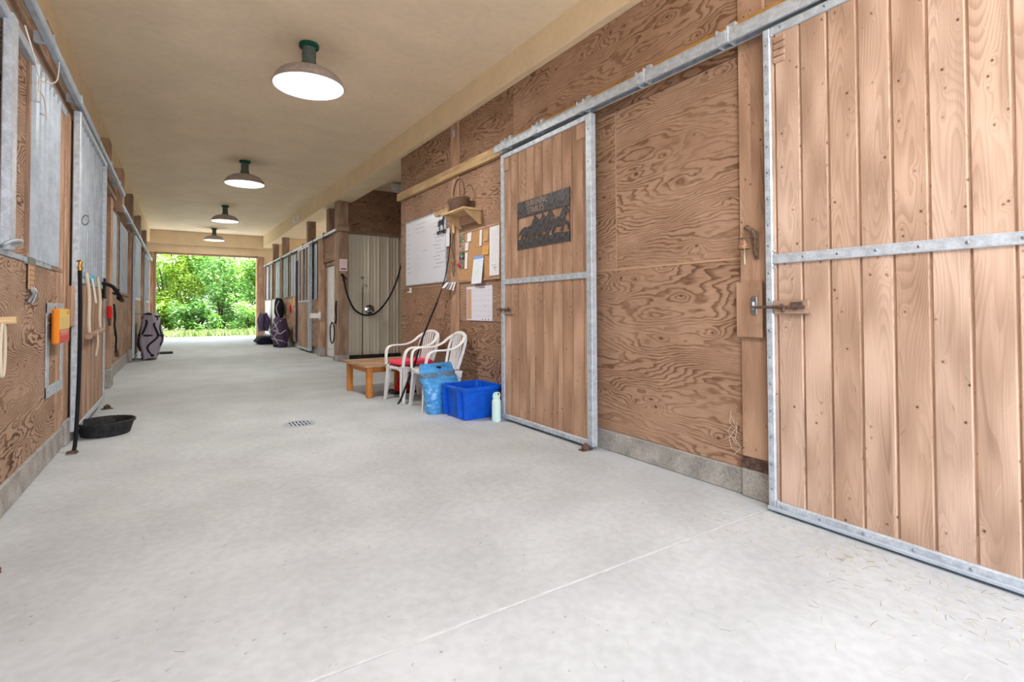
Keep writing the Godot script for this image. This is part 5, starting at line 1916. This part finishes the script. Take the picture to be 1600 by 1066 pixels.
func build_far_things():
	var s
	# surface round 0 faces the far side of +x, 0.25 faces the entrance, 0.5 faces -x
	blanket("lavender grey horse blanket with black straps hanging on a stall door", V(-0.55, 0.98, 14.0), 0.9, 0.93, 0.42, M.lavender, 0.1, 1.0, [[[0.05, 0.42], [0.2, 0.3], [0.4, 0.33], [0.62, 0.42], [0.8, 0.4]], [[0.05, 0.1], [0.25, 0.2], [0.5, 0.17], [0.75, 0.28], [0.97, 0.2]], [[0.5, 0.02], [0.46, 0.14], [0.5, 0.3], [0.44, 0.42]], [[0.15, 0.0], [0.3, 0.08], [0.55, 0.06], [0.7, 0.12]], [[0.03, 0.0], [0.02, 0.15], [0.03, 0.3], [0.05, 0.45]], [[0.95, 0.05], [0.94, 0.2], [0.96, 0.4]]], M.navy)
	# its bar
	s = tool()
	tube(s, [V(-0.80, 1.0, 13.55), V(-0.60, 1.0, 13.55), V(-0.60, 1.0, 14.6), V(-0.80, 1.0, 14.6)], 0.012, 8)
	single("blanket_bar", s, M.steel, "steel blanket bar behind the lavender grey horse blanket", "bar")
	s = tool()
	shift_grain()
	box(s, Vector3(-0.22, 0, -0.12), Vector3(0.22, 0.05, 0.12), 0.02)
	single("rubber_mat", s, M.rubber, "small dark rubber mat lying beyond the lavender grey blanket", "mat", V(-0.36, 0, 15.3))

	# right side: blankets, halters
	blanket("purple horse blanket with silver piping heaped low on a stall front", V(2.44, 0.82, 16.3), 1.0, 0.8, 0.42, M.purple, 0.1, 2.0, [[[0.05, 0.3], [0.25, 0.4], [0.45, 0.33], [0.7, 0.42], [0.9, 0.35]], [[0.1, 0.5], [0.3, 0.42], [0.5, 0.5], [0.75, 0.4]], [[0.4, 0.2], [0.5, 0.3], [0.45, 0.4], [0.5, 0.55]], [[0.8, 0.2], [0.72, 0.3], [0.8, 0.42], [0.75, 0.5]]], M.lavender)
	blanket("folded purple and black blanket hanging on the white stall panel", V(2.52, 0.95, 20.4), 0.85, 0.62, 0.36, M.purple, 0.0, 4.0, [[[0.02, 0.3], [0.3, 0.28], [0.6, 0.3], [0.95, 0.28]], [[0.02, 0.45], [0.4, 0.46], [0.9, 0.44]]], M.navy)
	blanket("black bundled blanket hanging from a hook above the purple one", V(2.56, 1.42, 17.25), 0.42, 0.6, 0.26, M.navy, 0.05, 6.0, [[[0.1, 0.3], [0.5, 0.38], [0.9, 0.3]]], M.lavender)
	blanket("navy horse blanket lying on the floor under the purple one", V(2.28, 0.24, 17.9), 1.0, 0.24, 0.6, M.navy, 0.0, 7.0, [], M.lavender)
	s = tool()
	loft(s, [oval(V(2.66, 0.98, 18.05), Vector3(0.05, 0, 0), Vector3(0, 0, 0.12), 14), oval(V(2.65, 1.1, 18.05), Vector3(0.08, 0, 0), Vector3(0, 0, 0.17), 14), oval(V(2.66, 1.2, 18.05), Vector3(0.04, 0, 0), Vector3(0, 0, 0.1), 14)])
	single("blue_halter", s, M.blue_cloth, "bright blue halter bundled on the far stall post", "halter")
	var h2 = thing("halter", "silver grey halter hanging beside the bright blue one", "halter")
	for k in 3:
		s = tool()
		var rg := oval(V(2.68 - 0.03 * k, 1.02, 17.5 + 0.05 * k), Vector3(0, 0, 0.16), Vector3(0, 0.2 - 0.03 * k, 0), 20)
		rg.append(rg[0])
		tube(s, rg, 0.025, 6)
		put("strap", s, M.lavender, h2)
	s = tool()
	bx(s, 2.70, 2.74, 1.0, 1.22, 16.2, 16.36, 0.02)
	single("grooming_mitt", s, M.red, "dark red grooming mitt hanging above the purple blanket", "mitt")
	s = tool()
	bx(s, 2.725, 2.738, 1.2, 1.44, 15.6, 15.85, 0.002)
	single("stall_card", s, M.gold, "yellow stall card on the board panel above the purple blanket", "card")
	s = tool()
	bx(s, 2.725, 2.738, 1.12, 1.32, 19.0, 19.3, 0.004)
	single("stall_plate", s, M.gold, "tan name plate on the white stall panel before the folded blanket", "plate")
	s = tool()
	tube(s, spline([V(2.66, 2.4, 14.92), V(2.655, 1.9, 14.93), V(2.66, 1.2, 14.92), V(2.65, 0.6, 14.9), V(2.66, 0.2, 14.92)], 5), 0.03, 8)
	single("lead_rope", s, M.purple, "dark purple lead rope hanging on the stall door edge", "rope")
	# saddle rack
	var sr = thing("saddle_rack", "white metal saddle rack sticking out from the post by the white door", "rack")
	s = tool()
	prism(s, PackedVector2Array([Vector2(-0.11, 0.0), Vector2(0.11, 0.0), Vector2(0.05, 0.11), Vector2(-0.05, 0.11)]), 0.2, Transform3D(Basis(Vector3(0, 0, 1), Vector3.UP, Vector3(-1, 0, 0)), V(2.69, 0.88, 12.33)))
	put("rack", s, M.white, sr)
	bxp("mount", 2.685, 2.70, 0.84, 1.02, 12.24, 12.42, M.white, sr, 0.003)
	# wash bay kit
	var nt = thing("paper_notice", "pale pink printed notice on the wash bay post", "notice")
	var im := blank(60, 80, Color(0.93, 0.86, 0.86))
	for k in 8:
		stroke(im, Vector2(8, 10 + k * 6), Vector2(50, 10 + k * 6), Color(0.82, 0.58, 0.58), 1)
	im.fill_rect(Rect2i(10, 62, 40, 9), Color(0.35, 0.28, 0.3))
	s = tool()
	sheet(s, V(2.765, 2.12, 10.872), V(2.925, 2.12, 10.872), V(2.925, 1.875, 10.872), V(2.765, 1.875, 10.872), 0.002)
	put("page", s, print_mat(im, 0.7), nt)
	var hz = thing("wash_hose", "black wash hose looping from the post across the ribbed metal wall", "hose")
	s = tool()
	tube(s, spline([V(2.84, 1.68, 10.80), V(2.87, 1.5, 10.78), V(2.93, 1.3, 10.78), V(3.05, 1.08, 10.8), V(3.22, 0.97, 10.85), V(3.38, 0.95, 10.9), V(3.55, 1.0, 10.92), V(3.75, 1.2, 10.92), V(3.93, 1.52, 10.9), V(4.05, 1.9, 10.85), V(4.12, 2.3, 10.8), V(4.15, 2.7, 10.75)], 6), 0.018, 8)
	put("hose", s, M.hose, hz)
	s = tool()
	tube(s, [V(2.84, 1.66, 10.80), V(2.83, 1.76, 10.82)], 0.024, 10)
	tube(s, [V(2.83, 1.76, 10.82), V(2.79, 1.80, 10.80)], [0.028, 0.03], 10)
	tube(s, [V(2.85, 1.76, 10.82), V(2.9, 1.70, 10.80)], 0.01, 8)
	put("spray_nozzle", s, M.black, hz)
	s = tool()
	tube(s, [V(2.83, 1.74, 10.88), V(2.83, 1.74, 10.81)], 0.014, 8)
	put("hanger", s, M.rust, hz)
	var wp = thing("water_pipe", "slim dark water riser with round steel valve on the ribbed wall", "pipe")
	s = tool()
	tube(s, [V(3.27, 0.1, 10.97), V(3.275, 1.56, 10.97)], 0.012, 8)
	put("riser", s, M.rust, wp)
	s = tool()
	lathe(s, [Vector2(0.0, 0.02), Vector2(0.03, 0.02), Vector2(0.032, 0.0)], 16, Transform3D(Basis(Vector3(1, 0, 0), Vector3(0, 0, 1), Vector3(0, -1, 0)), V(3.275, 1.75, 10.99)))
	put("wall_hook", s, M.steel, wp)
	s = tool()
	tube(s, spline([V(3.275, 1.55, 10.97), V(3.275, 1.6, 10.94), V(3.31, 1.6, 10.92), V(3.36, 1.56, 10.92)], 4), 0.014, 8)
	put("elbow", s, M.chrome, wp)
	s = tool()
	var vf := Transform3D(Basis(Vector3(1, 0, 0), Vector3(0, 0, 1), Vector3(0, -1, 0)), V(3.43, 1.07, 11.0))
	lathe(s, [Vector2(0.105, 0.0), Vector2(0.1, 0.02), Vector2(0.06, 0.03), Vector2(0.05, 0.07), Vector2(0.045, 0.1), Vector2(0.0, 0.105)], 28, vf)
	put("valve_plate", s, M.chrome, wp)
	s = tool()
	bar(s, V(3.43, 1.07, 10.90), V(3.47, 1.0, 10.88), 0.03, 0.02)
	put("valve_lever", s, M.chrome, wp)
	var lr = thing("lead_rope", "black lead rope with a white loop hanging beside the white door", "rope")
	s = tool()
	tube(s, spline([V(2.735, 1.25, 11.0), V(2.72, 1.1, 11.0), V(2.73, 0.9, 11.0), V(2.715, 0.78, 11.02)], 5), 0.028, 8, 0.6)
	put("bundle", s, M.strap, lr)
	s = tool()
	var lp := oval(V(2.70, 0.58, 11.2), Vector3(0.02, 0, 0.09), Vector3(0.0, 0.22, 0), 22)
	lp.append(lp[0])
	tube(s, lp, 0.012, 6)
	put("loop", s, M.strap, lr)
	# twin-head emergency light on the beam
	var em = thing("emergency_light", "twin headed emergency light fixed high on the beam", "emergency light", V(2.6, 3.46, 14.6))
	s = tool()
	box(s, Vector3(-0.04, 0.0, -0.13), Vector3(0.06, 0.12, 0.13), 0.012)
	put("case", s, M.white_worn, em)
	for q in [-1, 1]:
		s = tool()
		lathe(s, [Vector2(0.0, 0.0), Vector2(0.055, 0.012), Vector2(0.06, 0.04), Vector2(0.04, 0.08), Vector2(0.0, 0.09)], 18, Transform3D(Basis(Vector3(0, 0, 1), Vector3(0.9, 0.3, -0.3 * q).normalized(), Vector3(-0.3, 0.95, 0).normalized()), Vector3(-0.12, -0.02, q * 0.1)))
		put("lamp_head", s, M.white_worn, em)


# ---------------------------------------------------------------- outside

func leaf_mesh() -> ArrayMesh:
	var s = tool()
	var a := Vector3(0, 0, 0)
	var b := Vector3(0.5, 0.08, 0.28)
	var c := Vector3(1.0, -0.06, 0)
	var d := Vector3(0.5, 0.08, -0.28)
	for t in [[a, b, c], [a, c, d]]:
		poly(s, t, Vector3.UP, Transform3D(), 0)
	return s.commit()


func build_outside():
	var g = thing("ground", "pale gravel and soil ground outside the barn", "ground", Vector3.ZERO, 0.0, "", "structure")
	bxp("yard", -30, 30, -0.4, -0.05, -30, -1.72, M.stone, g, 0.0)
	bxp("yard", -30, 30, -0.4, -0.05, 22.2, 24.2, M.stone, g, 0.0)
	bxp("bank", -30, 30, -0.4, -0.06, 24.2, 60, M.soil, g, 0.0)
	bxp("apron", -1.6, 3.6, -0.2, -0.005, 22.2, 24.3, M.floor, g, 0.005)
	bxp("apron", -1.6, 3.6, -0.2, -0.005, -3.4, -1.7, M.floor, g, 0.005)
	# grass
	var r := RandomNumberGenerator.new()
	r.seed = 99
	var blade = tool()
	poly(blade, [Vector3(-0.012, 0, 0), Vector3(0.012, 0, 0), Vector3(0.02, 0.6, 0.12), Vector3(0.022, 1.0, 0.4)], Vector3(0, 0, 1), Transform3D(), 1)
	var mm := MultiMesh.new()
	mm.transform_format = MultiMesh.TRANSFORM_3D
	mm.use_colors = true
	mm.mesh = blade.commit()
	mm.instance_count = 9000
	for i in 9000:
		var p := V(r.randf_range(-4.5, 5.5), -0.06, 24.3 + r.randf() * r.randf() * 4.2)
		var sc := r.randf_range(0.12, 0.38)
		mm.set_instance_transform(i, Transform3D(Basis(Vector3.UP, r.randf() * TAU).scaled(Vector3(sc * 1.5, sc, sc)), p))
		mm.set_instance_color(i, Color(0.40, 0.60, 0.16).lerp(Color(0.62, 0.74, 0.34), r.randf()))
	var gm := MultiMeshInstance3D.new()
	gm.name = "grass"
	gm.multimesh = mm
	gm.material_override = M.grass
	add_child(gm)
	tag(gm, "long bright green grass verge in front of the shrubs", "grass", "", "stuff")
	# shrubs: x, d, height, width, tone, label
	var lm := leaf_mesh()
	var plants := [
		[-2.6, 27.0, 4.2, 2.0, 0, "dense mid green shrub beyond the doorway, next to the yellowish one"],
		[-0.4, 27.6, 4.6, 1.9, 1, "yellowish green leafy shrub in the doorway view"],
		[1.6, 27.2, 3.9, 1.8, 2, "bright pale green shrub between the yellowish and the dark stemmed shrubs"],
		[3.6, 27.4, 4.3, 2.0, 0, "leafy green shrub with dark stems beyond the doorway jamb"],
		[0.6, 26.2, 1.5, 1.5, 3, "low dark green bush at the foot of the shrubs"],
		[-1.7, 26.0, 1.7, 1.3, 3, "low dark bush with bare twigs beneath the yellowish shrub"],
		[2.7, 26.0, 1.6, 1.3, 2, "low bright green bush beside the grass verge"],
		[-3.2, 30.0, 6.4, 2.6, 1, "tall light green tree behind the shrubs with sky beside it"],
		[0.4, 31.0, 5.2, 2.6, 0, "green tree standing behind the pale shrub"],
		[3.0, 29.6, 4.4, 2.2, 1, "yellow green shrub filling in behind the bright low bush"],
		[5.6, 30.0, 5.6, 2.3, 2, "tall pale tree behind the shrub with dark stems"],
	]
	for a in plants:
		var t = thing("shrub", a[5], "shrub" if a[1] < 30 else "tree", V(a[0], -0.06, a[1]), 0.0, "shrubs and trees beyond the doorway")
		var st = tool()
		for k in 5:
			var e := Vector3(r.randf_range(-0.5, 0.5) * a[3], a[2] * r.randf_range(0.6, 0.85), r.randf_range(-0.3, 0.3) * a[3])
			var m1 := Vector3(e.x * 0.4, e.y * 0.5, e.z * 0.3)
			tube(st, spline([Vector3(r.randf_range(-0.1, 0.1), 0, 0), m1, e], 4), [0.05, 0.046, 0.042, 0.038, 0.034, 0.028, 0.022, 0.016, 0.01], 6)
		put("stems", st, M.bark, t)
		var n := int(5200 * a[3] * a[2] / 4.0)
		var fm := MultiMesh.new()
		fm.transform_format = MultiMesh.TRANSFORM_3D
		fm.use_colors = true
		fm.mesh = lm
		fm.instance_count = n
		var blobs := []
		for k in 40:
			blobs.append([Vector3(r.randf_range(-0.75, 0.75) * a[3] * 0.75, a[2] * (0.1 + 0.85 * r.randf()), r.randf_range(-0.5, 0.7) * a[3] * 0.6), r.randf_range(0.3, 0.62) * minf(1.0, a[2] / 3.0)])
		var tones := [[Color(0.18, 0.40, 0.10), Color(0.38, 0.58, 0.20)], [Color(0.30, 0.48, 0.08), Color(0.62, 0.68, 0.18)], [Color(0.28, 0.52, 0.17), Color(0.52, 0.70, 0.34)], [Color(0.10, 0.26, 0.08), Color(0.28, 0.46, 0.17)]]
		for i in n:
			var bl = blobs[r.randi_range(0, blobs.size() - 1)]
			var dir := Vector3(r.randfn(), r.randfn() * 0.8 + 0.1, r.randfn()).normalized()
			var p: Vector3 = bl[0] + dir * bl[1] * (0.65 + 0.4 * r.randf())
			p.y = maxf(p.y, 0.05)
			var sc := r.randf_range(0.10, 0.2)
			var bs := Basis.from_euler(Vector3(r.randf_range(-0.7, 0.7), r.randf() * TAU, r.randf_range(-0.9, 0.5)))
			fm.set_instance_transform(i, Transform3D(bs.scaled(Vector3.ONE * sc), p))
			var tn: Array = tones[a[4]]
			fm.set_instance_color(i, tn[0].lerp(tn[1], r.randf()))
		var fo := MultiMeshInstance3D.new()
		fo.name = "foliage"
		fo.multimesh = fm
		fo.material_override = M.leaf
		fo.set_meta("kind", "stuff")
		t.add_child(fo)


func build_litter():
	var r := RandomNumberGenerator.new()
	r.seed = 17
	var blade = tool()
	tube(blade, [Vector3(-0.5, 0.02, 0), Vector3(-0.15, 0.05, 0.05), Vector3(0.2, 0.05, 0.04), Vector3(0.5, 0.02, -0.02)], 0.022, 4)
	var mesh = blade.commit()
	var mm := MultiMesh.new()
	mm.transform_format = MultiMesh.TRANSFORM_3D
	mm.use_colors = true
	mm.mesh = mesh
	var n := 900
	mm.instance_count = n
	for i in n:
		var p: Vector3
		if i < 560:
			p = V(2.58 - absf(r.randfn()) * 0.32, 0.0, r.randf_range(0.3, 1.75))
		elif i < 640:
			p = V(r.randfn() * 0.07 + 2.42, 0.002, r.randfn() * 0.06 + 1.1)
		else:
			p = V(r.randf_range(-0.5, 2.6), 0.0, pow(r.randf(), 1.6) * 5.5 + 0.8)
		p.x = minf(p.x, 2.6)
		var sc := r.randf_range(0.012, 0.055)
		mm.set_instance_transform(i, Transform3D(Basis(Vector3.UP, r.randf() * TAU).scaled(Vector3(sc, 0.02, 0.03)), p))
		var c := Color(0.58, 0.53, 0.33).lerp(Color(0.86, 0.83, 0.70), r.randf())
		if r.randf() < 0.13:
			c = Color(0.24, 0.20, 0.15)
		mm.set_instance_color(i, c)
	var o := MultiMeshInstance3D.new()
	o.name = "hay"
	o.multimesh = mm
	o.material_override = M.straw
	add_child(o)
	tag(o, "loose hay stalks scattered on the concrete along the large board door", "hay", "", "stuff")
	# a wisp stuck to the plywood
	var s = tool()
	for k in 6:
		var a := V(2.715, 0.22 + k * 0.03, 1.83 + 0.02 * sin(k * 2.0))
		tube(s, [a, a + Vector3(-0.012, 0.05 + 0.02 * sin(k), 0.05 * cos(k * 1.7)), a + Vector3(-0.004, 0.1, 0.03 * sin(k * 2.3))], 0.0018, 4)
	single("hay_wisp", s, M.rope, "wisp of hay caught on the plywood low beside the timber post", "hay")
